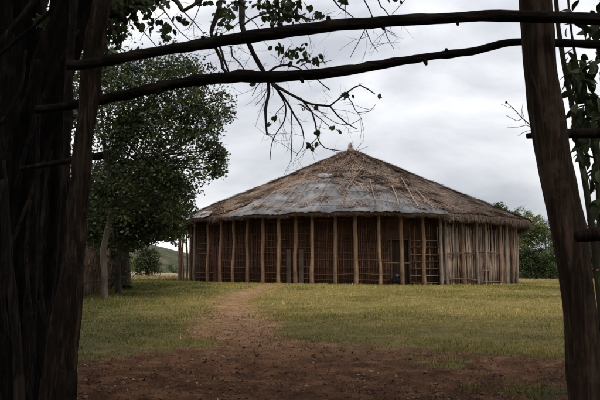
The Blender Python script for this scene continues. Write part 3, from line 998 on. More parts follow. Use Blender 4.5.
for z in np.arange(0.22, 3.5, 0.36):
    segs = [(ph_a, -0.85), (-0.84, -0.55), (-0.54, -0.25), (-0.24, door_l - 0.005)]
    for s in segs:
        sd += 1
        arc_lath('lath', s[0], s[1], R_IN + 0.09, z + random.uniform(-.05, .05), 0.022, 'lattice', sd)
    sd += 1
    arc_lath('lath', door_r + 0.004, ph_b, R_IN + 0.09, z, 0.026, 'rail', sd)
# the bay right of the doorway: an outer grid of rails between two posts
p1, p2 = phi_of(409, R_OUT - 0.3), phi_of(442, R_OUT)
for k, z in enumerate((0.12, 0.50, 0.89, 1.28, 1.66, 2.05, 2.42)):
    arc_lath('rail', p1, p2, R_OUT - 0.12, z, 0.032, 'rail', 400 + k, 0.03)
for k in range(7):
    ph = p1 + (p2 - p1) * (k + 0.3) / 7
    put('lattice_stick', rg.choice(lat), hut_pt(ph, R_OUT - 0.20, gz(ph, R_OUT) - 0.1), (rg.uniform(-.02, .02), rg.uniform(-.03, .03), ph), hut, (1.5, 1.3, rg.uniform(.8, .98)))
# thin rail across the doorway bay
arc_lath('rail', phi_of(381, R_OUT), p1, R_OUT - 0.15, 1.20, 0.02, 'rail', 430, 0.03)

# doors: a red door and two pale boards on the inner wall
def board(name, px, w, h, mat, lean=0.0):
    ph = phi_of(px, R_IN + 0.2)
    hw = w / 2
    vv = np.array([(x, y, z) for z in (0, h) for x, y in ((-hw, -.02), (hw, -.02), (hw, .02), (-hw, .02))], float)
    ff = [(3, 2, 1, 0), (4, 5, 6, 7), (0, 1, 5, 4), (1, 2, 6, 5), (2, 3, 7, 6), (3, 0, 4, 7)]
    me = bpy.data.meshes.new(name); me.from_pydata(vv.tolist(), [], ff); me.materials.append(M[mat])
    return put(name, me, hut_pt(ph, R_IN + 0.17, gz(ph, R_IN) - 0.02), (0, lean, ph), hut)
for px, w in ((214.6, 0.30), (218.0, 0.30)):
    d = board('door_board', px, w, 2.15, 'reddoor'); d['label'] = 'dark red door board'
for px, w in ((288.6, 0.26), (301.0, 0.24)):
    d = board('wall_board', px, w, 1.9, 'paleboard'); d['label'] = 'pale upright board'

# the ring of posts
posts = [(178.9, .085, 'post_grey'), (180.4, .07, 'post_brown'), (183, .075, 'post_brown'), (186.5, .08, 'post_grey'), (190.3, .085, 'post_brown'), (194.5, .095, 'post_grey'), (208, .10, 'post_brown'), (220.5, .11, 'post_brown'),
         (233, .10, 'post_brown'), (247.5, .115, 'post_brown'), (262.5, .125, 'post_brown'), (279, .125, 'post_orange'), (295.5, .125, 'post_brown'), (312, .125, 'post_orange'), (335.5, .12, 'post_orange'),
         (355.5, .13, 'post_orange'), (380, .11, 'post_orange'), (402, .13, 'post_orange'), (424, .12, 'post_orange'), (441, .11, 'post_grey'), (446.5, .10, 'post_grey'), (463, .12, 'post_brown'),
         (477.5, .10, 'post_grey'), (486, .10, 'post_grey'), (501, .11, 'post_brown'), (507, .12, 'post_grey'), (512, .10, 'post_brown'), (516.8, .12, 'post_grey')]
rg = random.Random(21)
for k, (px, r, mt) in enumerate(posts):
    ph = phi_of(px, R_OUT)
    z0 = gz(ph, R_OUT) - 0.25
    z1 = 5.02
    pts = []
    for j in range(6):
        t = j / 5
        pts.append(hut_pt(ph + rg.uniform(-.003, .003) * (1 if 0 < j < 5 else .5), R_OUT + rg.uniform(-.05, .05), z0 + (z1 - z0) * t))
    r *= 0.82
    tube_obj('post', pts, [r * 1.12, r * 1.05, r, r * .97, r * .9, r * .85], mt, hut, n=10, step=0.4, lump=0.12, seed=k + 1)

# stick wall closing the right-hand bays
stk = [stick_mesh('wall_stick', 3.55, 0.042, 240 + k, 'stick', n=6, bend=0.05) for k in range(10)]
ph0, ph1 = phi_of(441, R_OUT), phi_of(517.5, R_OUT) + 0.35
ph = ph0
while ph < ph1:
    h = rg.uniform(0.86, 1.03) if rg.random() < 0.8 else rg.uniform(0.45, 0.85)
    put('wall_stick', rg.choice(stk), hut_pt(ph, R_OUT - 0.15 + rg.uniform(-.12, .05), gz(ph, R_OUT) - 0.08), (rg.uniform(-.02, .02), rg.uniform(-.05, .05), ph), hut,
        (rg.uniform(.6, 1.35), rg.uniform(.7, 1.1), h))
    ph += rg.uniform(0.0022, 0.0052)
for k, z in enumerate((0.30, 1.75)):
    arc_lath('rail', ph0, phi_of(478, R_OUT), R_OUT + 0.02, z, 0.04, 'rail', 450 + k, 0.04)
    arc_lath('rail', phi_of(476, R_OUT), phi_of(503, R_OUT), R_OUT + 0.02, z - 0.15 + 0.2 * k, 0.035, 'rail', 460 + k, 0.07)
arc_lath('rail', phi_of(479, R_OUT), phi_of(490, R_OUT), R_OUT + 0.03, 0.85, 0.03, 'rail', 470, 0.08)

# dark bundle in the doorway
bp_ = ground_hit(396, 284.0)
ph = phi_of(396.5, R_IN + 0.45)
bloc = hut_pt(ph, R_IN + 0.5, gz(ph, R_IN + 0.5) - 0.01)
bundle = empty('bundle', bloc)
tag(bundle, 'black cloth bundle with grey top slumped at the hut doorway', 'bundle')
def blob(name, c, rad, seed, mat, parent, amp=0.3, n=20, m=12):
    vv, ff = [], []
    for i in range(m + 1):
        th = math.pi * i / m
        for k in range(n):
            an = 2 * math.pi * k / n
            q = 1 + amp * (fbm(math.cos(an) * 2 + 5 + seed, math.sin(an) * 2 + th * 2.4, seed) - 0.5) * 2
            x, y, z = math.sin(th) * math.cos(an) * rad[0] * q, math.sin(th) * math.sin(an) * rad[1] * q, math.cos(th) * rad[2] * q
            vv.append((c[0] + x, c[1] + y, max(c[2] + z, bloc[2])))
    for i in range(m):
        for k in range(n):
            k2 = (k + 1) % n
            ff.append((i * n + k, (i + 1) * n + k, (i + 1) * n + k2, i * n + k2))
    mb = MB(); mb.add(np.array(vv), ff)
    return mb.build(name, mat, parent, origin=bloc)
blob('sack', bloc + np.array([0, 0, 0.22]), (0.29, 0.26, 0.27), 3, 'blackcloth', bundle, 0.35)
blob('cloth_top', bloc + np.array([0.02, -0.02, 0.50]), (0.12, 0.12, 0.09), 8, 'greycloth', bundle, 0.4)
blob('fold', bloc + np.array([0.30, -0.03, 0.10]), (0.12, 0.14, 0.11), 12, 'blackcloth', bundle, 0.4)

# ------------------------------------------------------------------ gateway in the foreground
def px_tube(name, pts, depth, mat, parent, to_ground=False, **kw):
    """pts: (px, py, width px) read off the photograph, at a chosen distance"""
    P, W = [], []
    for i, q in enumerate(pts):
        d = depth if not isinstance(depth, (list, tuple)) else depth[i]
        P.append(pix(q[0], q[1], d)); W.append(px_size(q[2], d) / 2)
    if to_ground:
        a, b = P[-1], P[-2]
        dirn = (a - b) / max(1e-6, (b[2] - a[2]))
        g = a + dirn * (a[2] + 0.25) * 0.8
        g[2] = float(terrain(g[0], g[1])) - 0.2
        P.append(g); W.append(W[-1] * 1.08)
    return tube_obj(name, P, W, mat, parent, **kw)

D_G = 3.45
gx = pix(320, 272, D_G)[0]
gate = empty('gateway', (gx, D_G, float(terrain(gx, D_G))))
tag(gate, 'rough pole gateway framing the view, two leaning posts under bowed crossbars', 'gateway')
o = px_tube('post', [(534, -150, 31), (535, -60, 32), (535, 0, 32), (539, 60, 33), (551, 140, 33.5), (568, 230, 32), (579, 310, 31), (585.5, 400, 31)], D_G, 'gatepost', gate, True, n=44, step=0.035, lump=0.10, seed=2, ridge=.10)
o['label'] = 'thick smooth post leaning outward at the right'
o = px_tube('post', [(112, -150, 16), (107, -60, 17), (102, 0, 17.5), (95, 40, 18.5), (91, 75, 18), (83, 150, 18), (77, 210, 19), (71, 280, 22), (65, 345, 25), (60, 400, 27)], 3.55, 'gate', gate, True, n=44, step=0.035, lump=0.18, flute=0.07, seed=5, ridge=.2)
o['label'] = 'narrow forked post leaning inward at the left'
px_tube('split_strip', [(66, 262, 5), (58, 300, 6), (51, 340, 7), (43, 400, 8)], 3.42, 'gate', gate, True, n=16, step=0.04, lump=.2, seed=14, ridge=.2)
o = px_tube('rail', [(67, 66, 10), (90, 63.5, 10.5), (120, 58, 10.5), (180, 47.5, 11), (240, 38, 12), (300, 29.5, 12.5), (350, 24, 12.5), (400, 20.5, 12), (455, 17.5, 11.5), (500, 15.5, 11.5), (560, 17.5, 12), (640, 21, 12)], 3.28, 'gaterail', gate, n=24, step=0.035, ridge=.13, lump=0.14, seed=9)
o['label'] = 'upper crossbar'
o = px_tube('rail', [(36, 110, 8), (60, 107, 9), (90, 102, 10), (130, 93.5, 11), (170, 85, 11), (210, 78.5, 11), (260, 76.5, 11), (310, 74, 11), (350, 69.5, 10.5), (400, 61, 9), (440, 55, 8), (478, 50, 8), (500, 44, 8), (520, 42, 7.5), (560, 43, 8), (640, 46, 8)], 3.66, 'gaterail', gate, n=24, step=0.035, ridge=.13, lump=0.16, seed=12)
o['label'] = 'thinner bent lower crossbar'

for (a, b_, w, d) in (((424, 57), (426.5, 64.5), 6, 3.66), ((447, 54), (446, 48.5), 5, 3.66), ((457, 18), (458, 25), 5, 3.28), ((300, 75), (303, 82), 6, 3.66), ((205, 43), (202, 36), 7, 3.28), ((382, 22), (384, 29.5), 6, 3.28), ((160, 87), (158, 94.5), 7, 3.66)):
    tube_obj('stub', [pix(a[0], a[1], d), pix((a[0] + b_[0]) / 2, (a[1] + b_[1]) / 2, d - .01), pix(b_[0], b_[1], d - .02)], [px_size(w, d) / 2, px_size(w, d) / 2.4, px_size(w, d) / 4], 'gaterail', gate, n=8, step=.008, lump=.2)

# side fences of poles at both ends of the gateway
lf = empty('pole_fence', (pix(20, 272, 3.9)[0], 3.9, 0.0))
tag(lf, 'dark upright poles and short rail left of the gateway', 'fence')
px_tube('pole', [(77, -120, 8), (74, 0, 8), (70, 60, 8), (67, 130, 8), (66, 200, 8), (64, 300, 9), (60, 400, 9)], 3.95, 'pole', lf, True, n=18, step=0.05, lump=0.15, ridge=.2, seed=31)
px_tube('pole', [(60, -60, 6), (34, 0, 6.5), (18, 21, 6.5), (0, 44, 7), (-20, 72, 7), (-60, 130, 7)], 3.3, 'pole', lf, False, n=18, step=0.05, lump=0.15, ridge=.2, seed=32)
px_tube('pole', [(3, 180, 7), (7, 240, 8), (13, 300, 9), (17, 350, 9), (19, 400, 10)], 3.2, 'pole', lf, True, n=18, step=0.05, lump=0.15, ridge=.2, seed=33)
px_tube('pole', [(64, 180, 6), (60, 260, 7), (53, 330, 7), (44, 400, 8)], 3.7, 'pole', lf, True, n=18, step=0.05, lump=0.15, ridge=.2, seed=34)
px_tube('rail', [(20, 169, 5), (45, 165, 5), (75, 160, 6), (104, 155, 8)], 3.75, 'pole', lf, n=8, step=0.1, lump=0.2, seed=35)

rf = empty('pole_fence', (pix(640, 272, 3.7)[0], 3.7, 0.0))
tag(rf, 'short dark horizontal rails at the right edge beyond the thick post', 'fence')
px_tube('rail', [(527, 136, 6), (545, 134.5, 8), (570, 134, 10), (600, 133, 11), (660, 130, 12)], 3.72, 'pole', rf, n=10, step=0.08, lump=0.18, seed=41)
px_tube('rail', [(576, 237, 11), (590, 235, 13), (606, 233, 14), (665, 228, 14)], 3.2, 'pole', rf, n=12, step=0.06, lump=0.15, seed=42)
px_tube('post', [(655, -40, 24), (658, 130, 25), (662, 240, 26), (668, 400, 27)], 3.45, 'pole', rf, True, n=12, step=0.1, lump=0.15, seed=43)
px_tube('rail', [(590, 327, 6), (606, 328, 9), (668, 330, 10)], 3.55, 'pole', rf, n=10, step=0.08, lump=0.15, seed=44)

tw = empty('dead_twig', pix(533, 128, 3.75))
tag(tw, 'bare dead twig poking left from behind the thick gate post', 'twig')
for pts, w in (([(534, 126), (529, 124), (522, 118), (514, 109), (507, 103)], 1.3), ([(522, 119), (517, 121), (511, 118), (506, 115)], .8), ([(534, 128), (526, 125), (518, 127), (507, 127)], .8),
               ([(533, 130), (527, 131), (522, 133), (518, 136)], .8), ([(526, 125), (523, 114), (521, 108)], .5), ([(514, 109), (508, 107), (501, 104)], .5), ([(522, 118), (522, 109), (523, 103)], .5)):
    px_tube('stem', [(a, b, w * (1 - .12 * i)) for i, (a, b) in enumerate(pts)], 3.78, 'twig', tw, n=5, step=0.03)
px_tube('bud', [(505.8, 103.6, 1.2), (506.3, 102.2, 2.6), (507, 101.2, 1.0)], 3.78, 'twig', tw, n=6, step=0.01)

# ------------------------------------------------------------------ shrub with large leaves at the right edge
sh = empty('leafy_shrub', np.array([pix(592, 272, 4.3)[0], 4.3, float(terrain(1.95, 4.3))]))
tag(sh, 'large-leaved dark shrub climbing behind the thick gate post', 'shrub')
px_tube('stem', [(553, -60, 4), (556, 0, 4.5), (560, 40, 5), (566, 75, 5), (572, 105, 5.5), (577, 140, 6), (584, 175, 6), (590, 215, 6.5), (596, 260, 7), (602, 320, 8), (606, 400, 9)], 4.3, 'stemgreen', sh, True, n=8, step=0.08, lump=0.2, seed=51)
px_tube('stem', [(566, -30, 2.5), (570, 20, 2.5), (576, 60, 3), (584, 95, 3), (590, 130, 4), (597, 170, 4), (600, 240, 5), (604, 330, 6), (608, 400, 7)], 4.4, 'stemgreen', sh, True, n=7, step=0.08, lump=0.2, seed=52)
px_tube('stem', [(640, -20, 3), (618, 40, 3.5), (604, 90, 4), (598, 140, 4), (601, 200, 5), (606, 300, 6), (610, 400, 6)], 4.5, 'stemgreen', sh, True, n=7, step=0.08, lump=0.2, seed=53)
def big_leaf_mesh(seed):
    """an oval leaf with a fold along the midrib and a drooping tip; length 1 along +X"""
    rg = random.Random(seed)
    n = 7
    top = []
    for i in range(n):
        t = i / (n - 1)
        w = 0.27 * math.sin(math.pi * min(1, t * 0.96 + 0.03)) ** 0.75 * (1.1 - 0.35 * t)
        z = -0.18 * t * t + rg.uniform(-.01, .01)
        top += [(t, -w, z + w * 0.25), (t, 0, z - 0.02), (t, w, z + w * 0.25)]
    v = np.array(top)
    vb = v - np.array([0, 0, 0.008])
    V = np.concatenate([v, vb]); N = len(v); F = []
    for i in range(n - 1):
        for j in range(2):
            a = i * 3 + j
            F += [(a, a + 3, a + 4, a + 1), (N + a, N + a + 1, N + a + 4, N + a + 3)]
    me = bpy.data.meshes.new('leaf')
    me.from_pydata(V.tolist(), [], F)
    at = me.attributes.new('tint', 'FLOAT', 'POINT'); at.data.foreach_set('value', np.full(2 * N, rg.uniform(.1, .8), np.float32))
    me.materials.append(M['leaf_near'])
    me.polygons.foreach_set('use_smooth', [True] * len(me.polygons))
    return me
bl = [big_leaf_mesh(600 + k) for k in range(7)]
rg = random.Random(88)
leafspots = []
for (cx, cy, sx, sy, n) in ((583, 30, 18, 14, 16), (578, 68, 13, 12, 18), (596, 62, 8, 16, 10), (590, 100, 12, 16, 20), (572, 112, 8, 14, 10), (596, 128, 10, 14, 14), (583, 150, 9, 10, 12),
                            (594, 170, 10, 16, 14), (600, 205, 8, 14, 9), (595, 8, 14, 10, 8), (608, 90, 10, 50, 22), (602, 262, 6, 12, 5), (570, 60, 8, 10, 8), (566, 90, 5, 12, 8), (580, 128, 8, 12, 14), (598, 35, 8, 12, 8), (578, 84, 12, 30, 22), (590, 140, 10, 24, 18), (580, 20, 12, 14, 8)):
    for k in range(n):
        leafspots.append((rg.gauss(cx, sx * .6), rg.gauss(cy, sy * .6)))
for (px, py) in leafspots:
    if px < 557 + 0.14 * max(0, py): px = 557 + 0.14 * max(0, py) + rg.uniform(2, 14)
    d = rg.uniform(4.05, 4.7)
    s = px_size(rg.uniform(11, 18), d)
    put('leaf', rg.choice(bl), pix(px, py, d), (rg.uniform(-.9, .9), rg.uniform(0.1, 1.5), rg.uniform(0, 6.28)), sh, (s, s, s))
fl = blob
mb = MB()
fc = pix(598.5, 271, 4.25)
for k in range(5):
    an = 2 * math.pi * k / 5
    u = np.array([math.cos(an), 0, math.sin(an)]); s = np.array([-math.sin(an), 0, math.cos(an)])
    q = 0.016
    mb.add(np.array([fc, fc + u * q * .6 + s * q * .45 + (0, -.004, 0), fc + u * q, fc + u * q * .6 - s * q * .45 + (0, -.004, 0)]), [(0, 1, 2, 3)])
mb.build('flower', 'petal', sh, origin=fc)

# ------------------------------------------------------------------ trees
def crown_leaves(name, blobs, per_m3, size, mat, parent, seed, droop=0.3, keep=None, clump_r=0.38, origin=None, pads=True):
    """blobs: (centre, (rx,ry,rz), density factor). Leaves gather in small clumps through the volume."""
    rng = np.random.default_rng(seed)
    C, T = [], []
    for c, rad, dens in blobs:
        vol = 4.19 * rad[0] * rad[1] * rad[2]
        ncl = max(4, int(vol * per_m3 * dens / (30 if not pads else 75)))
        u = rng.normal(size=(ncl, 3)); u /= np.linalg.norm(u, axis=1)[:, None]
        rr = rng.uniform(0.15, 1.0, ncl) ** 0.55
        cc = np.asarray(c) + u * rr[:, None] * np.asarray(rad)
        nl = rng.integers(16, 44, ncl) if not pads else rng.integers(35, 115, ncl)
        idx = np.repeat(np.arange(ncl), nl)
        spread = rng.uniform(0.55, 1.25, ncl)[idx][:, None] * clump_r
        if pads:      # sprays of foliage: wide, shallow, drooping at the rim
            off = rng.normal(size=(len(idx), 3)) * spread * np.array([1, 1, 0.42])
            off[:, 2] -= 0.45 * (off[:, 0] ** 2 + off[:, 1] ** 2) / clump_r
        else:
            off = rng.normal(size=(len(idx), 3)) * spread * np.array([1, 1, 0.75])
        pts = cc[idx] + off
        base = rng.uniform(0.05, 0.85, ncl)
        C.append(pts); T.append(np.clip(base[idx] + rng.normal(0, 0.18, len(idx)), 0, 1))
    C = np.concatenate(C); T = np.concatenate(T)
    if keep is not None:
        k = keep(C); C = C[k]; T = T[k]
    me = leaf_mesh(name, C - (0 if origin is None else np.asarray(origin)), size, rng, T, droop)
    return finish(name, me, mat, parent, smooth=False, origin=origin)

def tree(label, base, trunk_pts, trunk_r, blobs, mat_leaf, mat_bark, per_m3, leaf, seed, name='tree', group=None, keep=None, twigs=4, clump_r=0.38, droop=0.3):
    t = empty(name, base)
    tag(t, label, 'tree', group)
    tube_obj('trunk', trunk_pts, trunk_r, mat_bark, t, n=12, step=0.25, lump=0.16, flute=0.04, seed=seed)
    rg = random.Random(seed)
    mb = MB()
    tp = np.asarray(trunk_pts, float)
    for c, rad, dens in blobs:
        c = np.asarray(c)
        j = rg.randint(max(1, len(tp) - 3), len(tp) - 1)
        a = tp[j]
        mid = (a + c) / 2 + np.array([rg.uniform(-.3, .3), rg.uniform(-.3, .3), rg.uniform(-.1, .35)])
        r0 = min(trunk_r[j] * 0.65, 0.03 + 0.02 * np.linalg.norm(c - a))
        mb.add(*tube([a, mid, c], [r0, r0 * 0.7, r0 * 0.35], n=6, step=0.4, lump=0.15, seed=rg.randint(0, 99)))
        for k in range(twigs):
            u = np.array([rg.gauss(0, 1), rg.gauss(0, 1), rg.gauss(0.1, .8)]); u /= np.linalg.norm(u)
            e = c + u * np.asarray(rad) * rg.uniform(.6, .95)
            s = mid * 0.3 + c * 0.7
            mb.add(*tube([s, (s + e) / 2 + np.array([0, 0, .12]), e], [r0 * .4, r0 * .28, r0 * .1], n=5, step=0.4))
    mb.build('branches', mat_bark, t, origin=tp[-1])
    crown_leaves('crown', blobs, per_m3, leaf, mat_leaf, t, seed + 1, keep=keep, clump_r=clump_r, droop=droop, origin=tp[-1])
    return t

def pb(px, py, d, r, dens=1.0, flat=0.85, deep=1.0):
    """a crown lobe: centre at a photo pixel and distance, radius in metres"""
    return (pix(px, py, d), (r, r * deep, r * flat), dens)

def crown_outline(C):
    """how far the row's foliage reaches towards the hut and down, after the photograph"""
    px, py, fw = proj(C)
    rg_ = np.random.default_rng(len(C))
    wob = rg_.normal(0, 2.2, len(C)) + 7 * (fbm(C[:, 1] * 2.0, C[:, 2] * 2.0, 33) - .5)
    lim = np.interp(py + wob, [0, 40, 60, 85, 115, 130, 140, 150, 170, 176, 182, 192, 200, 208, 216, 222, 236, 246, 252],
                    [190, 200, 212, 235, 238, 222, 216, 227, 226, 221, 205, 203, 192, 199, 196, 187, 187, 181, 172])
    low = np.interp(px + wob, [100, 126, 134, 142, 152, 164, 172, 180, 190, 205, 228], [300, 300, 256, 247, 243, 240, 244, 250, 232, 200, 186])
    return (px + wob < lim) & (py + wob * .6 < low)

# --- the row of trees on the left
gp = lambda px, py: ground_hit(px, py)
b1 = gp(105, 300); d1 = b1[1]
tr1 = [b1 + (0, 0, -.2), pix(104, 270, d1), pix(103, 252, d1), pix(107, 232, d1), pix(111, 215, d1), pix(112, 195, d1), pix(113, 165, d1), pix(118, 130, d1)]
tree('tall dark tree with slender pale leaning trunk, nearest of the left row', b1, tr1, [.12, .105, .10, .095, .09, .085, .08, .06],
     [pb(150, 95, d1, 1.9), pb(190, 85, d1 - .5, 1.25, .9), pb(205, 112, d1, 1.25, .9), pb(172, 140, d1, 1.6), pb(214, 150, d1 + .3, .65, .75), pb(222, 163, d1 + .3, .38, .6), pb(110, 110, d1, 1.9), pb(125, 165, d1, 1.7),
      pb(95, 180, d1 - 1, 1.5), pb(160, 185, d1, 1.25), pb(85, 75, d1, 1.8), pb(150, 62, d1 + 1, 1.2, .8), pb(176, 66, d1, .8, .6), pb(100, 50, d1 + 1, 1.5, .9), pb(222, 118, d1, .55, .6), pb(184, 170, d1, .9, .8), pb(206, 132, d1, .8, .8), pb(226, 98, d1, .55, .7), pb(218, 143, d1 + .3, .45, .7), pb(224, 155, d1 + .3, .35, .7), pb(219, 170, d1 + .3, .25, .6), pb(190, 152, d1, .7, .7), pb(176, 195, d1, .8, .8), pb(184, 184, d1, .4, .6)],
     'leaf_dark', 'palebark', 240, 0.12, 31, twigs=5, clump_r=.30, keep=crown_outline)
b2 = gp(119, 294); d2 = b2[1]
tr2 = [b2 + (0, 0, -.2), pix(118, 270, d2), pix(120, 245, d2), pix(118, 215, d2), pix(122, 180, d2)]
tree('dark spreading tree with thin straight trunk, second of the left row', b2, tr2, [.14, .11, .10, .09, .07],
     [pb(130, 210, d2, 1.4), pb(150, 205, d2, 1.35), pb(166, 212, d2, .9, .9), pb(158, 220, d2, .8), pb(106, 225, d2, 1.0), pb(178, 207, d2 - 1, .5, .8), pb(174, 224, d2 - 1, .5, .8), pb(186, 206, d2 - 1, .2, .6), pb(176, 217, d2 - 1, .35, .6), pb(182, 230, d2 - 1, .25, .7), pb(164, 232, d2 - 1, .35, .7), pb(138, 222, d2, .7),
      pb(120, 190, d2, 1.5), pb(95, 215, d2, 1.3), pb(150, 180, d2, 1.3)],
     'leaf_dark', 'bark', 320, 0.13, 41, twigs=2, clump_r=.32, keep=crown_outline)
b3 = gp(127, 288); d3 = b3[1]
tr3 = [b3 + (0, 0, -.2), pix(126, 270, d3), pix(125, 250, d3), pix(128, 230, d3), pix(130, 205, d3)]
tree('dark tree with thick short trunk, farthest of the left row', b3, tr3, [.27, .21, .17, .14, .10],
     [pb(128, 215, d3, 1.8), pb(150, 220, d3, 1.5), pb(114, 232, d3, 1.1), pb(130, 224, d3, .8), pb(166, 224, d3, .7, .8), pb(177, 231, d3, .3, .7), pb(110, 200, d3, 2.2), pb(150, 195, d3, 1.8)],
     'leaf_dark', 'bark', 240, 0.16, 51, twigs=2, clump_r=.3, keep=crown_outline)

# low bushes at the foot of the row
for k, (x, y, r, lb) in enumerate(((-8.6, 17.0, .9, 'dark low bush before the brushwood fence'), (-8.1, 27.5, .8, 'dark low bush between the trunks of the left row'))):
    b = np.array([x, y, float(terrain(x, y))])
    q = empty('bush', b); tag(q, lb, 'bush')
    mb = MB()
    for j in range(6):
        mb.add(*tube([b + (0, 0, -.1), b + (random.uniform(-.6, .6) * r, random.uniform(-.5, .5) * r, r * 1.1)], [.03, .01], n=5, step=.5))
    mb.build('stems', 'bark', q, origin=b)
    crown_leaves('foliage', [(b + (0, 0, r * .7), (r, r, r * .8), 1), (b + (.4 * r, -.3 * r, r * .4), (r * .8, r * .8, r * .45), 1)], 420, .12, 'leaf_dark', q, 170 + k, clump_r=.2, origin=b)

# brushwood fence behind the row
fa, fb = np.array([-7.1, 19.5]), np.array([-9.6, 36.0])
fence = empty('brushwood_fence', (fa[0], fa[1], float(terrain(*fa))))
tag(fence, 'brown brushwood fence of thin upright sticks under the left trees', 'fence')
bst = [stick_mesh('stick', 1.75, 0.03, 700 + k, 'brush', n=5, bend=0.06) for k in range(8)]
rg = random.Random(9)
nst = 280
for k in range(nst):
    t = k / (nst - 1)
    p = fa * (1 - t) + fb * t
    x, y = p[0] + rg.uniform(-.07, .07), p[1] + rg.uniform(-.03, .03)
    put('stick', rg.choice(bst), (x, y, float(terrain(x, y)) - .12), (rg.uniform(-.10, .10), rg.uniform(-.08, .08), rg.uniform(0, 6)), fence, (rg.uniform(.7, 1.5),) * 2 + (rg.uniform(.8, 1.15),))
for z in (.45, 1.1):
    pts = []
    for k in range(12):
        t = k / 11; p = fa * (1 - t) + fb * t
        pts.append((p[0] + .1, p[1], float(terrain(*p)) + z + rg.uniform(-.06, .06)))
    tube_obj('rail', pts, [.035] * 12, 'brush', fence, n=6, step=0.6, lump=.2)

# --- far left: round bushy tree, light shrub, earth bank, dry grass
b4 = gp(147, 274.3); b4 = np.array([pix(147, 272, 62)[0], 62.0, float(terrain(-14, 62))])
tree('round dark bushy tree standing alone before the hill', b4, [b4 + (0, 0, -.2), b4 + (.05, 0, .8), b4 + (0, 0, 1.7)], [.2, .16, .1],
     [pb(147, 256, 62, 1.15), pb(144, 249, 62, .8), pb(151, 248, 62, .75), pb(147, 266, 62, 1.05), pb(153, 262, 62, .6), pb(142, 262, 62, .6), pb(150, 268, 61.7, .8)], 'leaf_dark', 'bark', 150, 0.22, 61, name='bushy_tree', twigs=2, clump_r=.3)
for k, (px, py, d, r, lb, mt) in enumerate(((158, 266, 75, .9, 'small yellow-green shrub right of the round bushy tree', 'leaf_light'), (137, 262, 78, 1.6, 'pale green shrub left of the round bushy tree', 'leaf_light'),
                                            (174, 268, 80, .7, 'low green shrub between the earth bank and the hut', 'leaf_mid'))):
    c = pix(px, py, d); b = np.array([c[0], d, float(terrain(c[0], d))])
    s = empty('shrub', b); tag(s, lb, 'shrub')
    mb = MB()
    for j in range(5):
        mb.add(*tube([b + (0, 0, -.1), b + (random.uniform(-.5, .5) * r, random.uniform(-.4, .4) * r, .6 * r + (c[2] - b[2]))], [.04, .015], n=5, step=.5))
    mb.build('stems', 'bark', s, origin=b)
    crown_leaves('foliage', [((c[0], d, max(c[2], b[2] + r * .7)), (r, r, r * .8), 1), ((c[0] + r * .6, d, b[2] + r * .5), (r * .7, r * .7, r * .5), 1)], 150, .2, mt, s, 70 + k, clump_r=.25, origin=b)

bx = np.linspace(-24, -11, 90); by = np.linspace(62, 72, 30)
X, Y = np.meshgrid(bx, by)
e = np.sin(np.clip((Y - 62) / 10, 0, 1) * math.pi) * np.sin(np.clip((X + 24) / 13, 0, 1) * math.pi) ** .6
Zb = terrain(X, Y) - .05 + e * (0.55 + .55 * (fbm(X * .9, Y * .9, 15) - .5) + .25 * (fbm(X * 3, Y * 3, 17) - .5))
n = len(bx); i = np.arange((len(by) - 1) * (n - 1)); a = (i // (n - 1)) * n + i % (n - 1)
o = finish('earth_bank', fast_mesh('earth_bank', np.stack([X, Y, Zb], -1).reshape(-1, 3), np.stack([a, a + 1, a + n + 1, a + n], 1)), 'bank'); o['kind'] = 'structure'

# --- right background: a grove beyond the hut
def grove(px, pyg, d, lobes, mat, lb, seed, tr=.16, lean=0.0, leaf=.24, bark='bark'):
    x = pix(px, 272, d)[0]; b = np.array([x, d, float(terrain(x, d))])
    h = pix(px, lobes[0][1], d)[2]
    tp = [b + (0, 0, -.2), b + (lean * .3, 0, (h - b[2]) * .35), b + (lean, .1, (h - b[2]) * .7), b + (lean * 1.2, 0, (h - b[2]) * .95)]
    tree(lb, b, tp, [tr, tr * .8, tr * .6, tr * .4], [pb(q[0], q[1], d + random.uniform(-1.0, 1.0), q[2], q[3] if len(q) > 3 else 1.0) for q in lobes], mat, bark, 190 if mat == 'leaf_light' else 150 if mat == 'leaf_brown' else 330, leaf, seed, group=None, twigs=3, clump_r=.42)
grove(523, 281, 84, [(524, 215, 1.5, .55), (530, 226, 1.9, .6), (519, 228, 1.4, .6), (537, 220, 1.2, .5), (527, 240, 1.9, .7), (543, 232, 1.2, .5), (516, 240, 1.2)], 'leaf_light', 'tall light green tree rising behind the hut eave at right', 81, tr=.2)
grove(547, 281, 86, [(546, 220, 1.2, .4), (552, 229, 1.4, .4), (543, 233, 1.0, .3), (556, 240, 1.3, .45)], 'leaf_brown', 'brownish thin-leaved tree between the green trees at right', 83, tr=.17)
grove(526, 281, 72, [(525, 252, 1.0), (519, 258, .9), (532, 257, 1.0), (528, 264, 1.0), (521, 266, .8)], 'leaf_dark', 'low dark tree nearest the hut in the right grove', 85, tr=.13, lean=.3)
grove(536, 281, 74, [(537, 254, 1.0), (544, 255, 1.0), (538, 263, 1.1), (546, 264, .9)], 'leaf_dark', 'dark tree in the middle of the right grove', 87, tr=.14, lean=-.3)
grove(553, 281, 70, [(554, 250, .9), (551, 257, 1.0), (558, 258, 1.0), (556, 266, .9), (550, 265, .8)], 'leaf_mid', 'mid green tree in the right grove beside the thick gate post', 89, tr=.14)
grove(570, 281, 72, [(570, 240, 1.8), (578, 250, 1.6), (566, 255, 1.4), (580, 262, 1.3)], 'leaf_dark', 'dark tree in the right grove, hidden behind the thick gate post', 91, tr=.16)
grove(592, 281, 76, [(592, 235, 2.0), (600, 250, 1.8), (588, 256, 1.4), (606, 240, 1.8)], 'leaf_dark', 'dark tree at the far right edge of the grove', 93, tr=.16)
grove(503, 281, 92, [(501, 208, 1.0, .6), (497, 206, .6, .5), (506, 215, 1.2, .7)], 'leaf_dark', 'small dark treetop peeping over the right slope of the roof', 95, tr=.16)
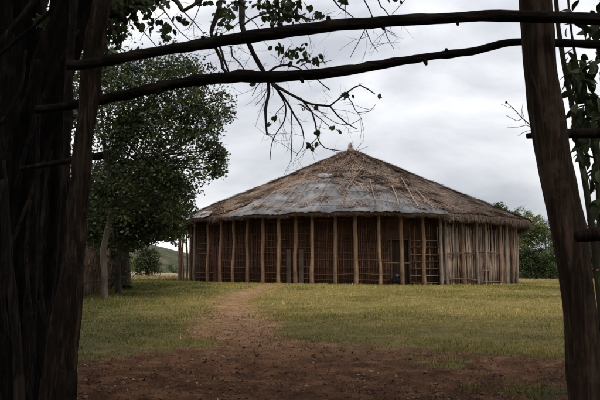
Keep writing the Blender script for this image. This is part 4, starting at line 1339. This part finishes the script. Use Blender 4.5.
# undergrowth along the grove's foot
c0 = []
rng = np.random.default_rng(77)
n = 16000
ux = rng.uniform(pix(512, 272, 82)[0], pix(640, 272, 82)[0], n); uy = rng.uniform(78, 92, n)
hh = 0.1 + 1.3 * fbm(ux * .5, uy * .3, 5) * rng.uniform(0, 1, n)
C = np.stack([ux, uy, terrain(ux, uy) + hh], 1)
o = finish('undergrowth', leaf_mesh('undergrowth', C, .26, rng, np.clip(rng.normal(.35, .25, n), 0, 1)), 'leaf_dark', smooth=False)
tag(o, 'low green undergrowth beneath the right grove', 'undergrowth', kind='stuff')

# --- the big tree at the left edge, whose limbs hang over the gateway
bt_b = np.array([pix(10, 272, 5.2)[0], 5.2, float(terrain(-2.3, 5.2))])
bt = empty('big_tree', bt_b)
tag(bt, 'massive dark multi-stemmed tree at the left edge with branches overhanging the gateway', 'tree')
def bt_tube(name, pts, depth, mat='bigbark', **kw):
    return px_tube(name, pts, depth, mat, bt, **kw)
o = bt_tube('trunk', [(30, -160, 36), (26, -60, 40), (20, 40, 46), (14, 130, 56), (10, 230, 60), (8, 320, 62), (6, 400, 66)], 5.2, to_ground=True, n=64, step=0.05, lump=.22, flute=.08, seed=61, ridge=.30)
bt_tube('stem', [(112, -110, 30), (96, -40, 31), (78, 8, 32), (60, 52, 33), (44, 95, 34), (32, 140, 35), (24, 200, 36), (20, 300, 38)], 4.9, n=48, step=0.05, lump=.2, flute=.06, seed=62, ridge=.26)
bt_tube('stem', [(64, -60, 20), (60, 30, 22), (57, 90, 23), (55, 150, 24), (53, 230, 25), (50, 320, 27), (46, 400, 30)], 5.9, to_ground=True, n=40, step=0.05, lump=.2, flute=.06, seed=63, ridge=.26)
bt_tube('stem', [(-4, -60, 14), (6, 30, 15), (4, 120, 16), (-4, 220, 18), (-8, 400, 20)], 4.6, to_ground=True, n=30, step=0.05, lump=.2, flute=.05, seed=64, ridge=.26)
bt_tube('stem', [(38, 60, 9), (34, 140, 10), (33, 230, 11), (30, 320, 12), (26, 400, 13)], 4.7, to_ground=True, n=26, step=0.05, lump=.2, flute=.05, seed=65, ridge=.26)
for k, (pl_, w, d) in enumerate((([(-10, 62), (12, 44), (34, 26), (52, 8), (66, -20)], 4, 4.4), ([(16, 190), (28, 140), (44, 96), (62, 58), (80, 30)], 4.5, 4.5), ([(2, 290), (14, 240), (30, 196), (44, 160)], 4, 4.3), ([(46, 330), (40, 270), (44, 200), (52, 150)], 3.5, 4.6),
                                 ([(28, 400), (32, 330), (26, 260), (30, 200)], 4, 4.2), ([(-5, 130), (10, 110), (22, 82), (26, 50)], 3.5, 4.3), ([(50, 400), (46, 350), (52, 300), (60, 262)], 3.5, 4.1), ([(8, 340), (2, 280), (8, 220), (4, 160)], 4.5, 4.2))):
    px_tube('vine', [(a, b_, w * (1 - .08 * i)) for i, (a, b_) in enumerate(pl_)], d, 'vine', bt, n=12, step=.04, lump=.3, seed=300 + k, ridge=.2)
# limb running out over the gateway, above the frame, from which the branches hang
D_B = 5.0
limb = [pix(96, -40, 4.9), pix(130, -55, 4.95), pix(180, -48, D_B), pix(240, -38, D_B), pix(320, -45, D_B + .1), pix(400, -60, D_B + .2)]
tube_obj('limb', limb, [.11, .085, .065, .05, .035, .02], 'bark', bt, n=12, step=.1, lump=.2, seed=66)
HANG = [
    ([(240, -38), (240, -10), (241, 12), (242, 28), (249, 44), (258, 60), (266, 76)], 7.0, 4.6),
    ([(224, -40), (221, -5), (217, 14), (212, 32), (213, 42), (217, 52), (221, 60), (222, 67), (228, 75)], 5.5, 2.6),
    ([(213, 40), (219, 47), (225, 60), (229, 73)], 2.6, 2.0),
    ([(228, 74), (238, 70), (250, 70), (263, 74)], 2.4, 2.0),
    ([(231, 46), (233, 57), (240, 64), (246, 72)], 1.8, 1.0),
    ([(120, -40), (150, -8), (168, -3), (178, 4), (182, 10), (192, 6), (206, -4)], 6.0, 3.2),
    ([(100, -20), (120, -2), (140, 1), (158, -4)], 6.0, 3.0),
    ([(267, 76), (268, 92), (265, 110), (266, 124), (267, 135)], 3.6, 2.0),
    ([(266, 76), (272, 84), (285, 91), (300, 98), (310, 104), (330, 106)], 3.8, 1.9),
    ([(330, 106), (340, 98), (351, 90), (360, 86), (369, 89), (375, 94)], 1.8, 1.2),
    ([(330, 106), (337, 115), (345, 122), (357, 129)], 1.8, 1.0),
    ([(272, 84), (282, 94), (290, 107), (294, 114), (301, 126), (304, 139)], 2.8, 1.2),
    ([(300, 98), (311, 112), (316, 124), (317, 138), (324, 147), (343, 151)], 2.2, 0.9),
    ([(300, 104), (316, 115), (329, 126)], 1.5, 0.8),
    ([(276, 88), (285, 104), (283, 121), (275, 135), (271, 146), (270, 160)], 1.9, 0.8),
    ([(291, 108), (292, 130), (291, 162)], 1.1, 0.9),
    ([(266, 74), (275, 68), (288, 65), (298, 67), (305, 72)], 2.4, 1.4),
    ([(242, 26), (252, 18), (270, 12), (284, 8), (298, 14), (312, 20)], 2.0, 1.2),
    ([(318, -44), (334, 0), (345, 10), (354, 18)], 1.8, 1.0),
    ([(355, -50), (365, 0), (368, 8), (373, 18)], 1.8, 1.0),
    ([(370, -54), (378, 0), (384, 8), (391, 18)], 1.8, 1.0),
    ([(372, 16), (360, 40), (350, 58)], 1.2, 0.6), ([(366, 30), (371, 42), (378, 52)], 1.1, 0.5), ([(384, 28), (388, 38), (394, 49)], 1.1, 0.5), ([(385, 29), (395, 34)], .8, .5),
    ([(330, 90), (318, 80), (308, 68), (300, 60)], 1.3, .7), ([(344, 92), (352, 104), (358, 112), (368, 112), (376, 104)], 1.2, .5),
    ([(310, 104), (322, 112), (336, 122), (350, 124), (362, 118)], .9, .5), ([(266, 78), (258, 85), (252, 96)], 1.2, .6), ([(270, 84), (262, 98), (255, 106)], .9, .5),
    ([(205, 36), (222, 42), (236, 52)], .9, .5), ([(175, 40), (190, 54), (205, 56), (217, 52)], .7, .5), ([(285, 104), (276, 112), (272, 122)], .9, .5),
    ([(128, -20), (136, 20), (146, 36), (158, 48)], 1.4, .8), ([(150, -10), (165, 12), (178, 30), (190, 40)], 1.4, .8), ([(182, 10), (196, 24), (204, 34)], 1.4, .7),
    ([(165, 12), (150, 24), (140, 40)], 1.0, .5), ([(205, -10), (196, 14), (188, 30)], 1.2, .6), ([(242, 20), (232, 28), (222, 34)], 1.2, .6), ([(242, 14), (256, 24), (262, 36)], 1.2, .6),
    ([(300, -40), (300, 0), (294, 12), (302, 26)], 1.4, .7), ([(270, -40), (266, -5), (274, 10), (280, 24)], 1.6, .8), ([(430, -60), (410, -10), (398, 8), (392, 14)], 1.0, .5), ([(345, -45), (346, -5), (345, 16)], 1.0, .6),
    ([(300, 66), (312, 60), (322, 62), (332, 60)], 1.2, .6), ([(280, 66), (284, 54), (292, 44)], 1.2, .6), ([(236, 0), (228, 8), (221, 22)], 1.4, .7), ([(304, 139), (302, 148), (296, 156)], .9, .5), ([(317, 138), (308, 148), (302, 152)], .8, .5)]
mbt = MB()
tips = []
rg = random.Random(17)
for k, (pl, w0, w1) in enumerate(HANG):
    d0 = D_B + (rg.uniform(-.1, .1) if w0 < 2.5 else 0)
    P = [pix(a, b, d0 + .05 * math.sin(i * 1.3 + k)) for i, (a, b) in enumerate(pl)]
    # small kinks make it read as wood
    for i in range(1, len(P) - 1): P[i] = P[i] + np.array([rg.uniform(-.008, .008), 0, rg.uniform(-.008, .008)])
    W = np.linspace(px_size(w0, D_B) / 2, px_size(w1, D_B) / 2, len(P))
    if w0 >= 2.4:
        tube_obj('branch', P, W, 'twig', bt, n=9, step=.05, lump=.22, seed=k)
    else:
        mbt.add(*tube(P, W, n=6, step=.05, lump=.15, seed=k))
    # fine side twigs
    nsub = 5 if w0 >= 2.4 else 2
    for q in range(nsub):
        i = rg.randint(1, len(P) - 1); t = rg.random()
        s = P[i - 1] * (1 - t) + P[i] * t
        if proj(s)[1][0] < -5: continue
        dirn = P[i] - P[i - 1]; dirn = dirn / (np.linalg.norm(dirn) + 1e-9)
        u = dirn * .6 + np.array([rg.gauss(0, .8), rg.gauss(0, .35), rg.gauss(-.15, .6)]); u /= np.linalg.norm(u)
        def twig(s, u, L, r, lvl):
            pts = [s]; v = u.copy()
            curl = np.array([rg.gauss(0, .35), rg.gauss(0, .12), rg.gauss(.05, .35)])
            for _ in range(5):
                v = v + curl * .3 + np.array([rg.gauss(0, .14), rg.gauss(0, .08), rg.gauss(0, .14)]); v /= np.linalg.norm(v)
                pts.append(pts[-1] + v * L / 5)
            mbt.add(*tube(pts, np.linspace(r, r * .45, 6), n=4, step=.018))
            tips.append(pts[-1])
            if lvl:
                for b in range(rg.randint(1, 3)):
                    j = rg.randint(1, 4)
                    w = (pts[j + 1] - pts[j]); w /= np.linalg.norm(w)
                    w = w + np.array([rg.gauss(0, .6), rg.gauss(0, .2), rg.gauss(0, .6)]); w /= np.linalg.norm(w)
                    twig(pts[j], w, L * rg.uniform(.35, .7), r * .6, lvl - 1)
        twig(s, u, rg.uniform(.10, .30), rg.uniform(.0014, .0022), 1)
for pl_, w0, w1 in (([(84, -40), (100, -8), (118, 2), (134, 6)], 20, 9), ([(92, -30), (112, 2), (121, 14), (126, 24)], 15, 5), ([(104, -30), (128, -2), (146, 2), (160, -2)], 14, 6), ([(90, -20), (104, 10), (112, 28), (116, 44)], 9, 3)):
    tube_obj('branch', [pix(a, b, 4.9) for a, b in pl_], np.linspace(px_size(w0, 4.9) / 2, px_size(w1, 4.9) / 2, len(pl_)), 'twig', bt, n=10, step=.05, lump=.25, seed=int(w0))
o = mbt.build('twigs', 'twig', bt, origin=bt_b); o['kind'] = 'stuff'
# leaves on the hanging branches
LC = [(280, 48, 5, 5, 9), (296, 52, 9, 10, 24), (318, 60, 10, 4, 14), (286, 10, 16, 10, 70), (275, 22, 8, 8, 26), (306, 18, 8, 4, 12), (320, 17, 8, 3, 10), (345, 2, 6, 3, 7), (150, 22, 12, 8, 26), (166, 32, 8, 6, 18), (132, 14, 8, 8, 22), (140, 6, 10, 6, 18),
      (222, 20, 10, 12, 34), (232, 10, 8, 6, 16), (214, 34, 6, 6, 12), (347, 96, 5, 4, 7), (378, 96, 4, 1.5, 3), (318, 108, 2, 2, 2), (332, 129, 2, 1, 2), (312, 146, 5, 4, 9), (318, 133, 3, 2, 4), (340, 131, 1.5, 3, 2), (268, 124, 2, 2, 2), (274, 118, 2, 1, 2), (255, 84, 2, 2, 2),
      (205, 4, 8, 5, 10), (182, 22, 8, 6, 10), (262, 4, 8, 5, 14), (120, 20, 8, 8, 18), (245, 36, 8, 5, 4), (395, 2, 6, 3, 4), (240, 4, 8, 4, 10), (110, 55, 8, 8, 20), (118, 38, 5, 10, 16), (304, 108, 3, 2, 2), (112, 10, 12, 12, 120), (126, 6, 12, 9, 100), (104, 34, 6, 18, 70), (150, 2, 14, 7, 60), (116, 28, 8, 10, 30), (138, 4, 10, 6, 34), (46, 22, 5, 6, 14), (36, 20, 4, 8, 12), (290, 6, 12, 6, 30), (272, 14, 8, 8, 20)]
C, Tn = [], []
for cx, cy, sx, sy, n in LC:
    for k in range(n):
        C.append(pix(rg.gauss(cx, sx * .6), rg.gauss(cy, sy * .6), D_B + rg.gauss(0, .12))); Tn.append(rg.uniform(0, .9))
rng = np.random.default_rng(3)
cv = np.array(C); nL = len(cv)
# rounded leaves: six-sided
def round_leaves(name, cen, size, rng, tint):
    n = len(cen)
    size = size * rng.uniform(.65, 1.25, n)
    d = rng.normal(size=(n, 3)) * np.array([.7, .5, .5]) + np.array([0, 0, -.6]); d /= np.linalg.norm(d, axis=1)[:, None]
    s = np.cross(d, rng.normal(size=(n, 3)) * np.array([.6, 1, .4])); s /= np.linalg.norm(s, axis=1)[:, None]
    nn = np.cross(d, s)
    L = size[:, None]
    P = [(-.5, 0, 0), (-.2, .30, .05), (.15, .30, .06), (.5, 0, -.05), (.15, -.30, .06), (-.2, -.30, .05)]
    V = np.stack([cen + d * L * a + s * L * b + nn * L * c for a, b, c in P], 1).reshape(-1, 3)
    i = np.arange(n) * 6
    F = np.concatenate([np.stack([i, i + 1, i + 2, i + 3], 1), np.stack([i, i + 3, i + 4, i + 5], 1)])
    return fast_mesh(name, V, F, np.repeat(tint, 6))
o = finish('leaves', round_leaves('leaves', cv - bt_b, px_size(7.5, D_B), rng, np.array(Tn)), 'leaf_near', bt, smooth=False, origin=bt_b); o['kind'] = 'stuff'

# the crown overhead: out of the picture, it shades the gateway
def out_of_view(C):
    px, py, fw = proj(C)
    return (fw < 0.3) | (py < -26) | (px < -30)
rng = np.random.default_rng(44)
blobs = []
for k in range(120):
    x = rng.uniform(-10, 8.5); y = rng.uniform(-12, 11.5); z = rng.uniform(4.9, 8.6) + max(0, y - 5) * .2
    blobs.append(((x, y, z), (1.7, 1.7, .9), 1.0))
crown_leaves('crown', blobs, 26, .36, 'leaf_dark', bt, 99, keep=out_of_view, clump_r=.55, pads=False, origin=bt_b)
mb = MB()
top_ = pix(30, -160, 5.2)
for k in range(16):
    c = np.array(blobs[k][0]); mid = (top_ + c) / 2 + np.array([0, 0, .6])
    if not out_of_view(np.array([mid, c, (mid + c) / 2, (mid + top_) / 2])).all(): continue
    mb.add(*tube([top_, mid, c], [.13, .08, .03], n=7, step=.5, lump=.2, seed=k))
if mb.n: mb.build('crown_limbs', 'bark', bt, origin=top_)

# dark thicket filling the gaps between the stems at the left edge
th = empty('thicket', np.array([-3.9, 7.4, float(terrain(-3.9, 7.4))]))
tag(th, 'dark leafy thicket seen between the stems at the left edge', 'thicket')
mb = MB(); tb = np.array(th.location)
for k in range(12):
    q = tb + np.array([random.uniform(-1.2, .6), random.uniform(-.6, 1.2), 0]); q[2] = float(terrain(q[0], q[1])) - .1
    mb.add(*tube([q, q + (random.uniform(-.3, .1), random.uniform(-.2, .2), 1.6), q + (random.uniform(-.6, .1), random.uniform(-.3, .3), 3.4)], [.035, .025, .01], n=6, step=.5, lump=.2, seed=k))
mb.build('stems', 'bark', th, origin=tb)
def left_of_post(C):
    px, py, fw = proj(C)
    return px < 68
crown_leaves('foliage', [((-3.3, 7.6, 1.2), (1.0, 1.0, 1.0), 1), ((-3.3, 7.8, 2.6), (1.1, 1.0, 1.0), 1), ((-3.5, 8.0, 4.0), (1.3, 1.0, 1.0), .9), ((-4.6, 8.4, 2.5), (1.5, 1.0, 2.4), .9), ((-3.8, 8.4, .5), (1.0, .8, .6), 1), ((-3.0, 9.0, 3.4), (.8, 1.0, 1.0), .6)],
             620, .085, 'leaf_dark', th, 111, clump_r=.2, origin=tb, keep=left_of_post)

# a nearer tree, its trunk hidden left of the frame, whose crown fills the gap beside the left gate post
nb = np.array([-7.6, 13.0, float(terrain(-7.6, 13.0))])
tree('dark broad tree crown filling the space right of the left gate post', nb, [nb + (0, 0, -.2), nb + (.1, 0, 1.8), nb + (.2, .1, 3.4), nb + (.5, 0, 5.0)], [.3, .24, .2, .13],
     [((-6.2, 13.2, 4.6), (1.5, 1.6, 1.0), 1), ((-5.2, 13.6, 5.2), (1.1, 1.3, .9), 1), ((-7.4, 12.6, 4.2), (1.6, 1.6, 1.2), 1), ((-5.6, 14.0, 6.6), (1.5, 1.6, 1.2), 1), ((-6.9, 13, 6.4), (1.8, 1.8, 1.4), 1), ((-8.6, 13, 5.6), (1.8, 1.8, 1.5), 1),
      ((-7.2, 13, 8.0), (1.8, 1.8, 1.2), 1), ((-4.9, 12.6, 6.9), (1.0, 1.2, .8), .8), ((-6.0, 12.4, 3.7), (.8, .9, .5), .8), ((-7.0, 11.0, 5.2), (1.4, 1.3, 1.2), 1), ((-4.6, 12.0, 8.1), (1.3, 1.3, .8), .9)],
     'leaf_dark', 'bark', 170, .125, 141, twigs=4, clump_r=.26)

# unseen trees added behind and beside the viewer to close off the light
for k, (x, y, lb) in enumerate(((-6.0, -7.5, 'unseen leafy tree added to block light behind the viewer at left'), (1.0, -9.5, 'unseen leafy tree added to block light right behind the viewer'), (7.0, -6.0, 'unseen leafy tree added to block light behind the viewer at right'), (8.5, 2.5, 'unseen leafy tree added to block light beyond the fence at right'))):
    b = np.array([x, y, float(terrain(x, y))])
    rg = random.Random(k)
    bl_ = [((x + rg.uniform(-1.6, 1.6), y + rg.uniform(-1.4, 1.4), z), (1.9, 1.7, 1.4), 1.0) for z in (1.0, 1.8, 2.6, 3.6, 4.6, 5.6, 6.6) for _ in (0, 1, 2)]
    tree(lb, b, [b + (0, 0, -.2), b + (.1, 0, 2), b + (0, .1, 4), b + (.1, 0, 5.5)], [.22, .18, .14, .1], bl_, 'leaf_dark', 'bark', 34, .34, 120 + k, twigs=1, clump_r=.5, keep=out_of_view)

# ------------------------------------------------------------------ grass, dry leaves, clods
def grass_field():
    rng = np.random.default_rng(15)
    n = 380000
    y = rng.uniform(6.5, 44, n) ; y = np.where(rng.uniform(0, 1, n) < .12, rng.uniform(44, 75, n), y)
    x = rng.uniform(-1, 1, n) * (0.56 * y + 1.5)
    k = 1 - dirtness(x, y)
    inhut = np.hypot(x - HX, y - HD) < R_OUT - 0.25
    tuft = fbm(x * 1.6, y * 1.6, 95)
    keep = (rng.uniform(0, 1, n) < np.clip(k * 1.25, 0, 1) ** .8 * np.clip(.35 + 1.3 * tuft, 0, 1)) & ~inhut
    keep |= (rng.uniform(0, 1, n) < .012) & ~inhut & (y < 30)
    x, y = x[keep], y[keep]; n = len(x); tuft = tuft[keep]
    z = ground_z(x, y) - .008
    edge_ = 1 - np.clip(dirtness(x, y) * 1.6, 0, 1)
    h = .68 * rng.uniform(.03, .09, n) * (.25 + 1.3 * tuft + 1.0 * sstep(.58, .72, fbm(x * .8, y * .8, 97))) * (.75 + .25 * edge_)
    h = h * (.8 + .2 * sstep(9, 15, y))
    tall = rng.uniform(0, 1, n) < .02
    h = np.where(tall, h * 2.0, h)
    w = (.0028 + .00042 * y) * rng.uniform(.7, 1.3, n)
    an = rng.uniform(0, 6.283, n)
    lean = rng.uniform(.1, .8, n) * h
    la = rng.uniform(0, 6.283, n)
    dx, dy = np.cos(an) * w, np.sin(an) * w
    A = np.stack([x - dx, y - dy, z], -1); B = np.stack([x + dx, y + dy, z], -1)
    T = np.stack([x + np.cos(la) * lean, y + np.sin(la) * lean, z + h], -1)
    V = np.stack([A, B, T], 1).reshape(-1, 3)
    dr = dryness(x, y)
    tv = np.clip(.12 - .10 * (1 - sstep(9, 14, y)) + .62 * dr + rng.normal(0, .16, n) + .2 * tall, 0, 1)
    return fast_mesh('grass', V, np.arange(3 * n).reshape(-1, 3), np.repeat(tv, 3))
o = finish('grass', grass_field(), 'grass', smooth=False)
tag(o, 'short green and straw-coloured grass around the hut', 'grass', kind='stuff')

rng = np.random.default_rng(18)
n = 9000
y = rng.uniform(48, 74, n); x = rng.uniform(-24, -9.5, n)
k = fbm(x * .4, y * .4, 3) > .42
x, y = x[k], y[k]; n = len(x)
z = terrain(x, y); h = rng.uniform(.12, .38, n); an = rng.uniform(0, 6.283, n); w = .03
V = np.stack([np.stack([x - np.cos(an) * w, y - np.sin(an) * w, z], -1), np.stack([x + np.cos(an) * w, y + np.sin(an) * w, z], -1), np.stack([x + rng.normal(0, .1, n), y, z + h], -1)], 1).reshape(-1, 3)
o = finish('dry_grass', fast_mesh('dry_grass', V, np.arange(3 * n).reshape(-1, 3), np.repeat(rng.uniform(0, 1, n), 3)), 'drygrass', smooth=False)
tag(o, 'tall straw-yellow grass beyond the left side of the hut', 'dry grass', kind='stuff')

rng = np.random.default_rng(19)
n = 60000
y = 4.5 + 14 * rng.uniform(0, 1, n) ** 1.2; x = rng.uniform(-1, 1, n) * (.55 * y + .8)
k = rng.uniform(0, 1, n) < (.12 + .88 * dirtness(x, y)) * np.clip(fbm(x * 1.2, y * 1.2, 55) * 2 - .4 + .5 * (1 - sstep(-3.6, -1.6, x)), .08, 1)
x, y = x[k], y[k]; n = len(x)
C = np.stack([x, y, ground_z(x, y) + rng.uniform(.004, .02, n)], 1)
d = rng.normal(size=(n, 3)); d[:, 2] *= .25
sz = np.where(rng.uniform(0, 1, n) < .03, .075, np.where(rng.uniform(0, 1, n) < .5, .03, .017))
me = leaf_mesh('leaf_litter', C, sz, rng, np.clip(rng.normal(.45, .24, n), 0, 1), 0, .45, 1, dirs=d)
o = finish('leaf_litter', me, 'litter', smooth=False)
tag(o, 'scattered dry brown leaves and straw on the bare earth', 'leaf litter', kind='stuff')

n = 22000
y = 4.5 + 12 * rng.uniform(0, 1, n); x = rng.uniform(-1, 1, n) * (.55 * y + .8)
k = rng.uniform(0, 1, n) < dirtness(x, y)
x, y = x[k], y[k]; n = len(x)
s = rng.uniform(.004, .015, n) * np.where(rng.uniform(0, 1, n) < .03, 2.4, 1)
z = ground_z(x, y) + s * .2
o8 = np.array([(1, 0, 0), (-1, 0, 0), (0, 1, 0), (0, -1, 0), (0, 0, .7), (0, 0, -.7)], float)
V = (np.stack([x, y, z], 1)[:, None, :] + o8[None] * s[:, None, None] * rng.uniform(.6, 1.3, (n, 6, 1))).reshape(-1, 3)
f8 = np.array([(0, 2, 4), (2, 1, 4), (1, 3, 4), (3, 0, 4), (2, 0, 5), (1, 2, 5), (3, 1, 5), (0, 3, 5)])
F = (np.arange(n)[:, None, None] * 6 + f8[None]).reshape(-1, 3)
o = finish('clods', fast_mesh('clods', V, F, np.repeat(rng.uniform(0, 1, n) ** 1.6, 6)), 'stone', smooth=False)
tag(o, 'small clods and pebbles on the bare earth', 'pebbles', kind='stuff')
